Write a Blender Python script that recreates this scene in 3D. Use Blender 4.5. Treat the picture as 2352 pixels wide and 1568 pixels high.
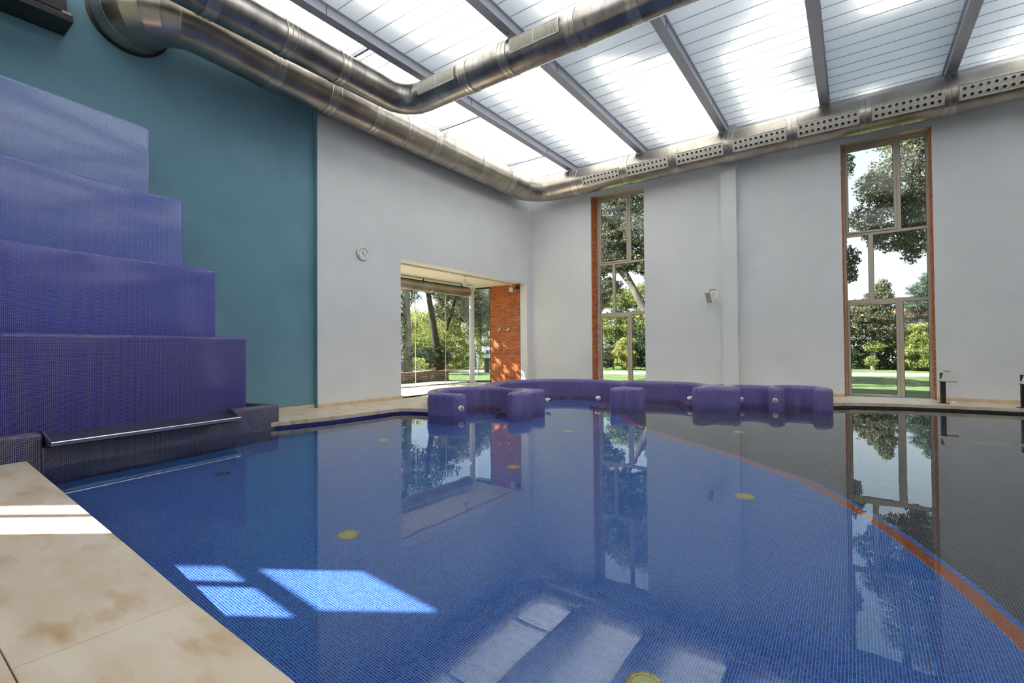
import bpy, bmesh, math, random
import numpy as np
from mathutils import Vector, Matrix
from mathutils.geometry import delaunay_2d_cdt

# ------------------------------------------------------------------ scene, camera, light
scene = bpy.context.scene
for o in list(bpy.data.objects):
    bpy.data.objects.remove(o)
COL = scene.collection
random.seed(7)
RNG = np.random.default_rng(11)

yaw, pitch, roll, FPX = 0.61992, 0.0158, -0.0077, 1100.0
R0 = Vector((math.cos(yaw), math.sin(yaw), 0)); F0 = Vector((-math.sin(yaw), math.cos(yaw), 0)); U0 = Vector((0, 0, 1))
Fv = math.cos(pitch) * F0 + math.sin(pitch) * U0
Uv = -math.sin(pitch) * F0 + math.cos(pitch) * U0
Rv = math.cos(roll) * R0 + math.sin(roll) * Uv
Uv = -math.sin(roll) * R0 + math.cos(roll) * Uv
cam_d = bpy.data.cameras.new('camera'); cam = bpy.data.objects.new('camera', cam_d); COL.objects.link(cam)
cam_d.sensor_width = 36; cam_d.lens = FPX / 2352 * 36; cam_d.clip_end = 400
cam.matrix_world = Matrix(((Rv.x, Uv.x, -Fv.x, 0), (Rv.y, Uv.y, -Fv.y, 0), (Rv.z, Uv.z, -Fv.z, 1.25), (0, 0, 0, 1)))
scene.camera = cam

scene.view_settings.view_transform = 'Standard'
scene.view_settings.look = 'None'
scene.view_settings.gamma = 1
scene.view_settings.use_curve_mapping = False
scene.view_settings.exposure = 0.52

SUN_EL = math.radians(45)
SUN_DIR = Vector((0.81 * math.cos(SUN_EL), 0.5864 * math.cos(SUN_EL), -math.sin(SUN_EL)))   # the way the light travels
SUN_STRENGTH = 16.0
sun_d = bpy.data.lights.new('sun', 'SUN'); sun_d.energy = SUN_STRENGTH; sun_d.angle = math.radians(0.35); sun_d.color = (1.0, 0.97, 0.95)
sun = bpy.data.objects.new('sun', sun_d); COL.objects.link(sun)
sun.rotation_euler = (-SUN_DIR).to_track_quat('Z', 'Y').to_euler()
sun.location = (-20, -14, 28)
sun_d.cycles.is_caustics_light = True

world = bpy.data.worlds.new('world'); scene.world = world; world.use_nodes = True
wn = world.node_tree.nodes; wl = world.node_tree.links; wn.clear()
wo = wn.new('ShaderNodeOutputWorld'); wb = wn.new('ShaderNodeBackground')
tc = wn.new('ShaderNodeTexCoord'); sx = wn.new('ShaderNodeSeparateXYZ'); cr = wn.new('ShaderNodeValToRGB')
wl.new(tc.outputs['Generated'], sx.inputs[0]); wl.new(sx.outputs['Z'], cr.inputs[0])
cr.color_ramp.elements[0].position = 0.0; cr.color_ramp.elements[0].color = (0.95, 0.98, 1.0, 1)
cr.color_ramp.elements[1].position = 0.9; cr.color_ramp.elements[1].color = (0.46, 0.55, 0.68, 1)
e = cr.color_ramp.elements.new(0.25); e.color = (0.74, 0.87, 1.0, 1)
wl.new(cr.outputs[0], wb.inputs[0]); wb.inputs[1].default_value = 1.05; wl.new(wb.outputs[0], wo.inputs[0])

scene.cycles.max_bounces = 14
scene.cycles.diffuse_bounces = 6
scene.cycles.glossy_bounces = 6
scene.cycles.transmission_bounces = 12
scene.cycles.transparent_max_bounces = 24
scene.cycles.sample_clamp_indirect = 12
scene.cycles.caustics_reflective = False
scene.cycles.caustics_refractive = True
scene.cycles.use_denoising = True

# ------------------------------------------------------------------ materials
def new_mat(name):
    m = bpy.data.materials.new(name); m.use_nodes = True
    nt = m.node_tree
    return m, nt, nt.nodes['Principled BSDF'], nt.nodes, nt.links

def noise_mix(nt, c1, c2, scale, detail=3, coord='Object', lo=.35, hi=.65, stretch=None):
    n, l = nt.nodes, nt.links
    t = n.new('ShaderNodeTexCoord'); nz = n.new('ShaderNodeTexNoise'); nz.inputs['Scale'].default_value = scale; nz.inputs['Detail'].default_value = detail
    if coord == 'World':
        g = n.new('ShaderNodeNewGeometry'); src = g.outputs['Position']
    else:
        src = t.outputs[coord]
    if stretch:
        mp = n.new('ShaderNodeMapping'); mp.inputs['Scale'].default_value = stretch; l.new(src, mp.inputs[0]); src = mp.outputs[0]
    l.new(src, nz.inputs['Vector'])
    r = n.new('ShaderNodeValToRGB'); r.color_ramp.elements[0].position = lo; r.color_ramp.elements[1].position = hi
    r.color_ramp.elements[0].color = (*c1, 1); r.color_ramp.elements[1].color = (*c2, 1)
    l.new(nz.outputs[0], r.inputs[0])
    return r.outputs[0], nz

def plain(name, col, rough=.5, metal=0.0, c2=None, scale=4, bump=0, spec=.5, rnd=0, stretch=None, bscale=30):
    m, nt, b, n, l = new_mat(name)
    b.inputs['Base Color'].default_value = (*col, 1); b.inputs['Roughness'].default_value = rough; b.inputs['Metallic'].default_value = metal
    b.inputs['Specular IOR Level'].default_value = spec
    out = None
    if c2:
        out, nz = noise_mix(nt, col, c2, scale, coord='World', stretch=stretch); l.new(out, b.inputs['Base Color'])
    if rnd:
        oi = n.new('ShaderNodeObjectInfo'); mr = n.new('ShaderNodeMapRange'); mr.inputs[3].default_value = 1 - rnd; mr.inputs[4].default_value = 1 + rnd
        l.new(oi.outputs['Random'], mr.inputs[0])
        hs = n.new('ShaderNodeHueSaturation'); l.new(mr.outputs[0], hs.inputs['Value'])
        if out: l.new(out, hs.inputs['Color'])
        else: hs.inputs['Color'].default_value = (*col, 1)
        l.new(hs.outputs[0], b.inputs['Base Color'])
    if bump:
        g = n.new('ShaderNodeNewGeometry'); nz = n.new('ShaderNodeTexNoise'); nz.inputs['Scale'].default_value = bscale; l.new(g.outputs['Position'], nz.inputs['Vector'])
        bp = n.new('ShaderNodeBump'); bp.inputs['Strength'].default_value = bump; bp.inputs['Distance'].default_value = .01
        l.new(nz.outputs[0], bp.inputs['Height']); l.new(bp.outputs[0], b.inputs['Normal'])
    return m

def mosaic(name, cols, grout, pitch, g=.14, rough=.12, fade=None):
    """small square glass tiles laid out by the mesh's metric UVs; cols = list of (position, colour) picked per tile"""
    m, nt, b, n, l = new_mat(name)
    uv = n.new('ShaderNodeUVMap')
    mp = n.new('ShaderNodeVectorMath'); mp.operation = 'SCALE'; mp.inputs['Scale'].default_value = 1 / pitch; l.new(uv.outputs[0], mp.inputs[0])
    fl = n.new('ShaderNodeVectorMath'); fl.operation = 'FLOOR'; l.new(mp.outputs[0], fl.inputs[0])
    wnz = n.new('ShaderNodeTexWhiteNoise'); wnz.noise_dimensions = '2D'; l.new(fl.outputs[0], wnz.inputs['Vector'])
    r = n.new('ShaderNodeValToRGB'); r.color_ramp.interpolation = 'LINEAR'
    while len(r.color_ramp.elements) < len(cols): r.color_ramp.elements.new(.5)
    for el, (p, c) in zip(r.color_ramp.elements, cols): el.position = p; el.color = (*c, 1)
    l.new(wnz.outputs['Value'], r.inputs[0])
    fr = n.new('ShaderNodeVectorMath'); fr.operation = 'FRACTION'; l.new(mp.outputs[0], fr.inputs[0])
    sb = n.new('ShaderNodeVectorMath'); sb.operation = 'SUBTRACT'; sb.inputs[1].default_value = (.5, .5, 0); l.new(fr.outputs[0], sb.inputs[0])
    ab = n.new('ShaderNodeVectorMath'); ab.operation = 'ABSOLUTE'; l.new(sb.outputs[0], ab.inputs[0])
    sp = n.new('ShaderNodeSeparateXYZ'); l.new(ab.outputs[0], sp.inputs[0])
    mx = n.new('ShaderNodeMath'); mx.operation = 'MAXIMUM'; l.new(sp.outputs[0], mx.inputs[0]); l.new(sp.outputs[1], mx.inputs[1])
    mr = n.new('ShaderNodeMapRange'); mr.inputs[1].default_value = .5 - g / 2 - .02; mr.inputs[2].default_value = .5 - g / 2 + .02; l.new(mx.outputs[0], mr.inputs[0])
    mix = n.new('ShaderNodeMix'); mix.data_type = 'RGBA'; l.new(mr.outputs[0], mix.inputs[0]); l.new(r.outputs[0], mix.inputs[6]); mix.inputs[7].default_value = (*grout, 1)
    l.new(mix.outputs[2], b.inputs['Base Color'])
    rr = n.new('ShaderNodeMapRange'); rr.inputs[3].default_value = rough; rr.inputs[4].default_value = .7; l.new(mr.outputs[0], rr.inputs[0]); l.new(rr.outputs[0], b.inputs['Roughness'])
    iv = n.new('ShaderNodeMath'); iv.operation = 'SUBTRACT'; iv.inputs[0].default_value = 1; l.new(mr.outputs[0], iv.inputs[1])
    bp = n.new('ShaderNodeBump'); bp.inputs['Strength'].default_value = .35; bp.inputs['Distance'].default_value = .002; l.new(iv.outputs[0], bp.inputs['Height']); l.new(bp.outputs[0], b.inputs['Normal'])
    return m

M = {}
M['wall'] = plain('white_plaster', (.68, .69, .70), .75, c2=(.72, .73, .74), scale=1.2, bump=.08)
M['blue_wall'] = plain('blue_plaster', (.115, .245, .32), .7, c2=(.14, .285, .36), scale=.9, bump=.08)
M['cream'] = plain('cream_plaster', (.80, .74, .60), .7)
M['skirt'] = plain('beige_skirting', (.62, .45, .27), .5, c2=(.70, .55, .36), scale=5)
M['beam'] = plain('grey_painted_steel', (.62, .63, .70), .45)
M['dark'] = plain('black_plastic', (.012, .013, .015), .45)
M['joint'] = plain('dark_joint', (.22, .17, .12), .9)
M['tan'] = plain('tan_aluminium', (.53, .46, .36), .38, spec=.5)
M['gasket'] = plain('black_gasket', (.015, .015, .016), .5)
M['chrome'] = plain('chrome', (.75, .75, .74), .15, 1.0)
M['steel_plate'] = plain('brushed_steel_plate', (.42, .42, .43), .28, 1.0, c2=(.35, .35, .36), scale=3)
M['white_plastic'] = plain('white_plastic', (.82, .81, .78), .35)
M['brick'] = plain('terracotta_brick', (.46, .125, .04), .8, c2=(.56, .18, .06), scale=9, bump=.3, rnd=.14)
M['mortar'] = plain('pale_mortar', (.55, .42, .33), .9)
M['bronze'] = plain('dark_bronze_steel', (.045, .043, .04), .38, .6)
M['cap'] = plain('ivory_lamp_hood', (.78, .75, .68), .4)
M['brass'] = plain('brass_ring', (.55, .47, .12), .35, .2, c2=(.45, .42, .16), scale=40)
M['pale_lens'] = plain('pale_lens', (.55, .6, .4), .2)
M['grey_drain'] = plain('grey_drain', (.05, .07, .07), .4, c2=(.12, .13, .10), scale=60)
M['bark'] = plain('dark_bark', (.035, .027, .022), .9, c2=(.07, .055, .045), scale=6, bump=.5, stretch=(1, 1, .3))
M['bark_pale'] = plain('pale_bark', (.16, .13, .11), .9, c2=(.30, .26, .22), scale=3, bump=.5, stretch=(1, 1, .3))
M['stone'] = plain('sandstone', (.20, .13, .08), .9, c2=(.34, .25, .16), scale=5, bump=.4, rnd=.25, bscale=14)
M['lawn'] = plain('mown_grass', (.055, .10, .02), .9, c2=(.12, .17, .045), scale=3, bump=.5, bscale=60)
M['soil'] = plain('gravel_bed', (.20, .17, .13), .95, c2=(.42, .38, .32), scale=22, bump=.6, bscale=40)
M['path'] = plain('pink_paving', (.33, .235, .20), .85, c2=(.42, .32, .28), scale=4)
M['roof_tile'] = plain('orange_roof', (.55, .2, .11), .8)
M['far_glass'] = plain('far_blue_glass', (.32, .42, .52), .2)
M['far_white'] = plain('far_white_render', (.75, .76, .78), .8)
M['louvre'] = plain('off_white_enamel', (.70, .68, .60), .45, c2=(.55, .5, .42), scale=30)
M['fitting'] = plain('white_spotlight', (.78, .78, .74), .4)
M['red_led'] = plain('rust_stain', (.35, .08, .04), .6)

# limestone slab
def stone_mat():
    m, nt, b, n, l = new_mat('cream_limestone')
    c1, _ = noise_mix(nt, (.56, .44, .31), (.67, .58, .46), 1.6, 6, 'World', .30, .60, (1.0, 2.6, 1))
    c2, _ = noise_mix(nt, (0, 0, 0), (1, 1, 1), 2.4, 7, 'World', .54, .80, (1.2, 3.2, 1))
    mix = n.new('ShaderNodeMix'); mix.data_type = 'RGBA'; l.new(c2, mix.inputs[0]); l.new(c1, mix.inputs[6]); mix.inputs[7].default_value = (.44, .27, .11, 1)
    oi = n.new('ShaderNodeObjectInfo'); mr = n.new('ShaderNodeMapRange'); mr.inputs[3].default_value = .94; mr.inputs[4].default_value = 1.05; l.new(oi.outputs['Random'], mr.inputs[0])
    hs = n.new('ShaderNodeHueSaturation'); l.new(mr.outputs[0], hs.inputs['Value']); l.new(mix.outputs[2], hs.inputs['Color']); l.new(hs.outputs[0], b.inputs['Base Color'])
    b.inputs['Roughness'].default_value = .42; b.inputs['Specular IOR Level'].default_value = .35
    return m
M['slab'] = stone_mat()

def duct_mat(name, base, c2, dirt):
    m, nt, b, n, l = new_mat(name)
    c1, _ = noise_mix(nt, base, c2, 2.2, 4, 'World', .35, .65)
    c3, _ = noise_mix(nt, (0, 0, 0), (1, 1, 1), 120, 2, 'World', .70, .78)
    c4, _ = noise_mix(nt, (0, 0, 0), (1, 1, 1), 1.1, 2, 'World', .52, .66)
    mu = n.new('ShaderNodeMix'); mu.data_type = 'RGBA'; mu.blend_type = 'MULTIPLY'; mu.inputs[0].default_value = 1; l.new(c3, mu.inputs[6]); l.new(c4, mu.inputs[7])
    st, _ = noise_mix(nt, (0, 0, 0), (.55, .55, .55), 3.0, 4, 'World', .52, .75, (3, 3, .6))
    mix = n.new('ShaderNodeMix'); mix.data_type = 'RGBA'; l.new(st, mix.inputs[0]); l.new(c1, mix.inputs[6]); mix.inputs[7].default_value = (*dirt, 1)
    l.new(mix.outputs[2], b.inputs['Base Color']); b.inputs['Metallic'].default_value = 1
    b.inputs['Roughness'].default_value = .31
    return m
M['duct'] = duct_mat('galvanised_duct', (.33, .295, .255), (.46, .42, .37), (.36, .30, .24))
M['duct_dirty'] = duct_mat('weathered_duct', (.26, .24, .225), (.40, .375, .35), (.10, .08, .06))
M['band'] = plain('duct_band', (.52, .48, .43), .3, 1.0, c2=(.42, .38, .33), scale=6)

# translucent roof sheets
def sheet_mat(name, col, mixg=.12):
    m, nt, b, n, l = new_mat(name); n.remove(b)
    out = n['Material Output']; tr = n.new('ShaderNodeBsdfTranslucent'); df = n.new('ShaderNodeBsdfDiffuse'); gl = n.new('ShaderNodeBsdfGlossy'); ms = n.new('ShaderNodeMixShader'); ms2 = n.new('ShaderNodeMixShader')
    tr.inputs[0].default_value = (*col, 1); df.inputs[0].default_value = (.75, .78, .74, 1); gl.inputs[0].default_value = (1, 1, 1, 1); gl.inputs['Roughness'].default_value = .25
    ms.inputs[0].default_value = .06; l.new(tr.outputs[0], ms.inputs[1]); l.new(df.outputs[0], ms.inputs[2])
    ms2.inputs[0].default_value = mixg; l.new(ms.outputs[0], ms2.inputs[1]); l.new(gl.outputs[0], ms2.inputs[2]); l.new(ms2.outputs[0], out.inputs[0])
    return m
M['sheet'] = sheet_mat('translucent_roof_plank', (.90, .90, .90), .05)
M['sheet_out'] = sheet_mat('translucent_outer_sheet', (.95, .955, .93), .0)

# clear pane: lets light straight through, mirrors a little by Fresnel
def pane_mat(name, tint, ior=1.45):
    m, nt, b, n, l = new_mat(name); n.remove(b)
    out = n['Material Output']; tr = n.new('ShaderNodeBsdfTransparent'); gl = n.new('ShaderNodeBsdfGlossy'); fr = n.new('ShaderNodeFresnel'); ms = n.new('ShaderNodeMixShader')
    tr.inputs[0].default_value = (*tint, 1); gl.inputs['Roughness'].default_value = 0; fr.inputs[0].default_value = ior
    ge = n.new('ShaderNodeNewGeometry'); mm = n.new('ShaderNodeMath'); mm.operation = 'SUBTRACT'; mm.inputs[0].default_value = 1; l.new(ge.outputs['Backfacing'], mm.inputs[1])
    m2 = n.new('ShaderNodeMath'); m2.operation = 'MULTIPLY'; l.new(mm.outputs[0], m2.inputs[0]); l.new(fr.outputs[0], m2.inputs[1])
    l.new(m2.outputs[0], ms.inputs[0]); l.new(tr.outputs[0], ms.inputs[1]); l.new(gl.outputs[0], ms.inputs[2]); l.new(ms.outputs[0], out.inputs[0])
    return m
M['pane'] = pane_mat('window_glass', (.93, .96, .95))

# water
m, nt, b, n, l = new_mat('pool_water'); n.remove(b)
gls = n.new('ShaderNodeBsdfGlass'); gls.inputs['IOR'].default_value = 1.333; gls.inputs['Roughness'].default_value = 0; gls.inputs['Color'].default_value = (.95, .985, 1, 1)
geo = n.new('ShaderNodeNewGeometry'); nz = n.new('ShaderNodeTexNoise'); nz.inputs['Scale'].default_value = 2.2; nz.inputs['Detail'].default_value = 2
bp = n.new('ShaderNodeBump'); bp.inputs['Strength'].default_value = .04; bp.inputs['Distance'].default_value = .02
l.new(geo.outputs['Position'], nz.inputs['Vector']); l.new(nz.outputs[0], bp.inputs['Height']); l.new(bp.outputs[0], gls.inputs['Normal'])
l.new(gls.outputs[0], n['Material Output'].inputs[0])
M['water'] = m

T = .0178
M['floor_blue'] = mosaic('blue_pool_mosaic', [(0, (.014, .018, .24)), (.35, (.016, .045, .42)), (.7, (.024, .115, .58)), (1, (.045, .028, .29))], (.18, .46, .70), T, .15)
M['floor_dark'] = mosaic('dark_pool_mosaic', [(0, (.006, .006, .012)), (1, (.02, .018, .03))], (.30, .29, .30), T, .12)
M['floor_orange'] = mosaic('orange_pool_mosaic', [(0, (.36, .06, .02)), (1, (.5, .12, .03))], (.25, .12, .08), T, .15)
M['pool_wall'] = mosaic('navy_pool_mosaic', [(0, (.02, .015, .16)), (1, (.035, .03, .28))], (.12, .14, .30), T, .14)
M['tub'] = mosaic('violet_mosaic', [(0, (.035, .035, .27)), (.4, (.05, .048, .34)), (.75, (.085, .055, .32)), (.93, (.17, .06, .22)), (1, (.04, .12, .45))], (.36, .32, .38), T, .15)
M['bench'] = mosaic('terracotta_mosaic', [(0, (.16, .03, .06)), (1, (.26, .07, .07))], (.15, .12, .25), T, .15)
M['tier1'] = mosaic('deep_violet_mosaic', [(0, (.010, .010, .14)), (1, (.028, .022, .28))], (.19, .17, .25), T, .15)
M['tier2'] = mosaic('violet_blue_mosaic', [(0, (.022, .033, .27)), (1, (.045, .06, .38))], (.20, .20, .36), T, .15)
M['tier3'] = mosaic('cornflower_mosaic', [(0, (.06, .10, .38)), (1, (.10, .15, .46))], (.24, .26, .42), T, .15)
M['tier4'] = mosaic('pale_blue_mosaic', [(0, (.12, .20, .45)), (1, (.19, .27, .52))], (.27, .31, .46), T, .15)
M['basin'] = mosaic('black_blue_mosaic', [(0, (.006, .005, .05)), (.5, (.01, .01, .09)), (1, (.02, .02, .14))], (.30, .28, .26), T, .15)

def leaf_mat(name, c1, c2, trans=.35):
    m, nt, b, n, l = new_mat(name)
    out, nz = noise_mix(nt, c1, c2, 3.0, 3, 'World', .35, .65)
    b.inputs['Roughness'].default_value = .45; l.new(out, b.inputs['Base Color'])
    tr = n.new('ShaderNodeBsdfTranslucent'); l.new(out, tr.inputs[0]); ms = n.new('ShaderNodeMixShader'); ms.inputs[0].default_value = trans
    l.new(b.outputs[0], ms.inputs[1]); l.new(tr.outputs[0], ms.inputs[2]); l.new(ms.outputs[0], n['Material Output'].inputs[0])
    return m
M['leaf_oak'] = leaf_mat('oak_leaves', (.030, .050, .018), (.085, .11, .05))
M['leaf_grey'] = leaf_mat('grey_green_leaves', (.06, .07, .035), (.27, .27, .16), .45)
M['leaf_bright'] = leaf_mat('bright_leaves', (.12, .17, .03), (.38, .40, .12), .5)
M['leaf_yellow'] = leaf_mat('yellow_green_leaves', (.22, .26, .06), (.52, .50, .18), .5)
M['leaf_hedge'] = leaf_mat('hedge_leaves', (.018, .05, .012), (.07, .13, .02))
M['leaf_pine'] = leaf_mat('pine_needles', (.03, .06, .035), (.09, .13, .07), .15)

# ------------------------------------------------------------------ mesh helpers
def tag(o, label=None, cat=None, group=None, kind=None):
    if label: o['label'] = label
    if cat: o['category'] = cat
    if group: o['group'] = group
    if kind: o['kind'] = kind
    return o

def empty(name, loc=(0, 0, 0), label=None, cat=None, group=None, kind=None):
    o = bpy.data.objects.new(name, None); COL.objects.link(o); o.location = loc; o.empty_display_size = .1
    return tag(o, label, cat, group, kind)

def link(name, me, mat=None, parent=None, smooth=False):
    if mat is not None and not me.materials: me.materials.append(mat)
    o = bpy.data.objects.new(name, me); COL.objects.link(o)
    if parent is not None:
        o.parent = parent
        bpy_loc = parent_world(parent)
        o.matrix_parent_inverse = bpy_loc.inverted()
    if smooth:
        me.polygons.foreach_set('use_smooth', [True] * len(me.polygons))
    return o

def parent_world(p):
    mw = p.matrix_basis.copy()
    while p.parent is not None:
        mw = p.parent.matrix_basis @ p.matrix_parent_inverse @ mw
        p = p.parent
    return mw

def box_uv(me):
    uvl = me.uv_layers.new(name='UVMap')
    for p in me.polygons:
        nrm = p.normal
        if abs(nrm.z) > .75:
            for li in p.loop_indices:
                v = me.vertices[me.loops[li].vertex_index].co; uvl.data[li].uv = (v.x, v.y)
        else:
            t = Vector((-nrm.y, nrm.x, 0))
            if t.length < 1e-6: t = Vector((1, 0, 0))
            t.normalize()
            for li in p.loop_indices:
                v = me.vertices[me.loops[li].vertex_index].co; uvl.data[li].uv = (v.dot(t), v.z)

def from_bm(name, bm, mat, parent=None, smooth=False, uv=False, sharp=None):
    me = bpy.data.meshes.new(name); bm.normal_update(); bm.to_mesh(me); bm.free()
    if uv: box_uv(me)
    o = link(name, me, mat, parent, smooth)
    if smooth and sharp: me.set_sharp_from_angle(angle=sharp)
    return o

def bm_box(bm, lo, hi, mtx=None, bevel=0, seg=2):
    c = [(x, y, z) for z in (lo[2], hi[2]) for y in (lo[1], hi[1]) for x in (lo[0], hi[0])]
    vs = [bm.verts.new(p) for p in c]
    fs = [bm.faces.new([vs[i] for i in f]) for f in ((0, 2, 3, 1), (4, 5, 7, 6), (0, 1, 5, 4), (2, 6, 7, 3), (0, 4, 6, 2), (1, 3, 7, 5))]
    if bevel:
        es = list({e for f in fs for e in f.edges})
        r = bmesh.ops.bevel(bm, geom=es, offset=bevel, segments=seg, profile=.5, affect='EDGES')
        vs = list({v for f in r['faces'] for v in f.verts} | {v for v in vs if v.is_valid})
    if mtx is not None:
        bmesh.ops.transform(bm, matrix=mtx, verts=[v for v in vs if v.is_valid])
    return vs

def box(name, lo, hi, mat, parent=None, bevel=0, seg=2, mtx=None, uv=False, smooth=False):
    bm = bmesh.new(); bm_box(bm, lo, hi, mtx, bevel, seg)
    return from_bm(name, bm, mat, parent, smooth, uv, math.radians(50))

def bm_cyl(bm, p0, p1, r0, r1=None, seg=16, caps=True):
    p0, p1 = Vector(p0), Vector(p1); r1 = r0 if r1 is None else r1
    d = (p1 - p0).normalized(); a = d.orthogonal().normalized(); b_ = d.cross(a)
    rings = []
    for p, r in ((p0, r0), (p1, r1)):
        rings.append([bm.verts.new(p + r * (math.cos(t) * a + math.sin(t) * b_)) for t in (2 * math.pi * k / seg for k in range(seg))])
    for k in range(seg):
        bm.faces.new((rings[0][k], rings[0][(k + 1) % seg], rings[1][(k + 1) % seg], rings[1][k]))
    if caps:
        bm.faces.new(rings[0][::-1]); bm.faces.new(rings[1])

def cyl(name, p0, p1, r0, mat, parent=None, r1=None, seg=16, smooth=True):
    bm = bmesh.new(); bm_cyl(bm, p0, p1, r0, r1, seg)
    return from_bm(name, bm, mat, parent, smooth, sharp=math.radians(40))

def sweep(name, pts, radii, mat, parent=None, seg=24, caps=True):
    """round tube through pts; radii one per point"""
    bm = bmesh.new(); rings = []; pts = [Vector(p) for p in pts]
    up = Vector((0, 0, 1))
    for i, p in enumerate(pts):
        d = (pts[min(i + 1, len(pts) - 1)] - pts[max(i - 1, 0)]).normalized()
        a = d.cross(up)
        if a.length < 1e-3: a = Vector((1, 0, 0))
        a.normalize(); b_ = a.cross(d).normalized(); r = radii[i] if hasattr(radii, '__len__') else radii
        rings.append([bm.verts.new(p + r * (math.cos(t) * a + math.sin(t) * b_)) for t in (2 * math.pi * k / seg for k in range(seg))])
    for i in range(len(rings) - 1):
        for k in range(seg):
            bm.faces.new((rings[i][k], rings[i][(k + 1) % seg], rings[i + 1][(k + 1) % seg], rings[i + 1][k]))
    if caps:
        bm.faces.new(rings[0][::-1]); bm.faces.new(rings[-1])
    bmesh.ops.recalc_face_normals(bm, faces=bm.faces)
    return from_bm(name, bm, mat, parent, True, sharp=math.radians(40))

def prism(name, poly, z0, z1, mat, parent=None, bevel=0, uv=False):
    bm = bmesh.new(); a = [bm.verts.new((x, y, z1)) for x, y in poly]; b_ = [bm.verts.new((x, y, z0)) for x, y in poly]
    n = len(poly); bm.faces.new(a); bm.faces.new(b_[::-1])
    for i in range(n): bm.faces.new((a[i], b_[i], b_[(i + 1) % n], a[(i + 1) % n]))
    bmesh.ops.recalc_face_normals(bm, faces=bm.faces)
    if bevel:
        es = [e for e in bm.edges if abs(e.verts[0].co.z - z1) < 1e-5 and abs(e.verts[1].co.z - z1) < 1e-5]
        bmesh.ops.bevel(bm, geom=es, offset=bevel, segments=2, profile=.5, affect='EDGES')
    return from_bm(name, bm, mat, parent, False, uv)

def clip(poly, lo, hi):
    """pieces of any polygon inside an axis-aligned cell"""
    bm = bmesh.new(); bm.faces.new([bm.verts.new((x, y, 0)) for x, y in poly])
    for co, no in (((lo[0], 0, 0), (-1, 0, 0)), ((hi[0], 0, 0), (1, 0, 0)), ((0, lo[1], 0), (0, -1, 0)), ((0, hi[1], 0), (0, 1, 0))):
        bmesh.ops.bisect_plane(bm, geom=list(bm.verts) + list(bm.edges) + list(bm.faces), plane_co=co, plane_no=no, clear_outer=True)
    out = []
    for f in bm.faces:
        if f.calc_area() > .004:
            ps = []
            for v in f.verts:
                if not ps or (abs(v.co.x - ps[-1][0]) + abs(v.co.y - ps[-1][1])) > .004: ps.append((v.co.x, v.co.y))
            if abs(ps[0][0] - ps[-1][0]) + abs(ps[0][1] - ps[-1][1]) < .004: ps.pop()
            if len(ps) > 2: out.append(ps)
    bm.free()
    return out

# ------------------------------------------------------------------ dimensions
D = 14.59          # far wall with the tall windows (its face)
WX = -9.534        # white side wall (its face)
BX = -9.64         # blue wall, a little behind it
EX = 8.2           # wall out of the picture on the other side
NY = -1.6          # wall behind the camera
WZ = -.114         # water
FZ = -1.17         # pool floor
CZ = 7.45          # underside of the roof planks

# ------------------------------------------------------------------ the room: walls
def wall_quads(name, rects, mat, thick_dir, thick, axis, at, kind='structure'):
    """wall built from rectangles on a plane axis=at, given thickness away from the room"""
    bm = bmesh.new()
    for (a0, a1, z0, z1) in rects:
        lo = [0, 0, z0]; hi = [0, 0, z1]
        o = 1 - axis
        lo[o], hi[o] = a0, a1
        lo[axis], hi[axis] = sorted((at, at + thick_dir * thick))
        bm_box(bm, lo, hi)
    bmesh.ops.remove_doubles(bm, verts=bm.verts, dist=1e-4)
    # drop faces shared by two neighbouring blocks
    seen = {}
    for f in bm.faces: seen.setdefault(tuple(sorted(v.index for v in f.verts)), []).append(f)
    bm.verts.index_update(); seen = {}
    for f in bm.faces: seen.setdefault(tuple(sorted(v.index for v in f.verts)), []).append(f)
    dead = [f for fs in seen.values() if len(fs) > 1 for f in fs]
    bmesh.ops.delete(bm, geom=dead, context='FACES_ONLY')
    o = from_bm(name, bm, mat); o['kind'] = kind
    return o

def grid_rects(xs, zs, holes):
    out = []
    for i in range(len(xs) - 1):
        for j in range(len(zs) - 1):
            cx, cz = (xs[i] + xs[i + 1]) / 2, (zs[j] + zs[j + 1]) / 2
            if not any(h[0] < cx < h[1] and h[2] < cz < h[3] for h in holes): out.append((xs[i], xs[i + 1], zs[j], zs[j + 1]))
    return out

WL0, WL1, WR0, WR1, WTOP = -7.128, -5.30, -.202, 1.529, 6.335
TOPZ = 8.0
xs = [WX - .3, WL0, WL1, WR0, WR1, EX + .3]
wall_far = wall_quads('wall_far', grid_rects(xs, [-.35, 0, WTOP, TOPZ], [(WL0, WL1, 0, WTOP), (WR0, WR1, 0, WTOP)]), M['wall'], 1, .42, 1, D)
# square pilaster standing a little proud of the far wall
box('column', (-2.99, D - .22, 0), (-2.595, D + .1, CZ), M['wall'])['kind'] = 'structure'
OP0, OP1, OPZ = 8.412, 14.30, 3.62
wall_left = wall_quads('wall_left', grid_rects([6.05, OP0, OP1, D + .42], [-.35, 0, OPZ, TOPZ], [(OP0, OP1, 0, OPZ)]), M['wall'], -1, .30, 0, WX)
wall_blue = wall_quads('wall_blue', [(NY - .3, 6.05, -1.3, TOPZ)], M['blue_wall'], -1, .20, 0, BX)
box('wall_blue_return', (BX - .2, 6.03, -.3), (WX - .002, 6.052, CZ), M['blue_wall'])['kind'] = 'structure'
SW0, SW1 = -9.54, -7.87
wall_near = wall_quads('wall_near', grid_rects([BX - .2, SW0, SW1, EX + .3], [-.35, 1.2, 6.80, TOPZ], [(SW0, SW1, 1.2, 6.80)]), M['wall'], -1, .30, 1, NY)
wall_right = wall_quads('wall_right', [(NY, D, -1.3, TOPZ)], M['wall'], 1, .30, 0, EX)

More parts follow.
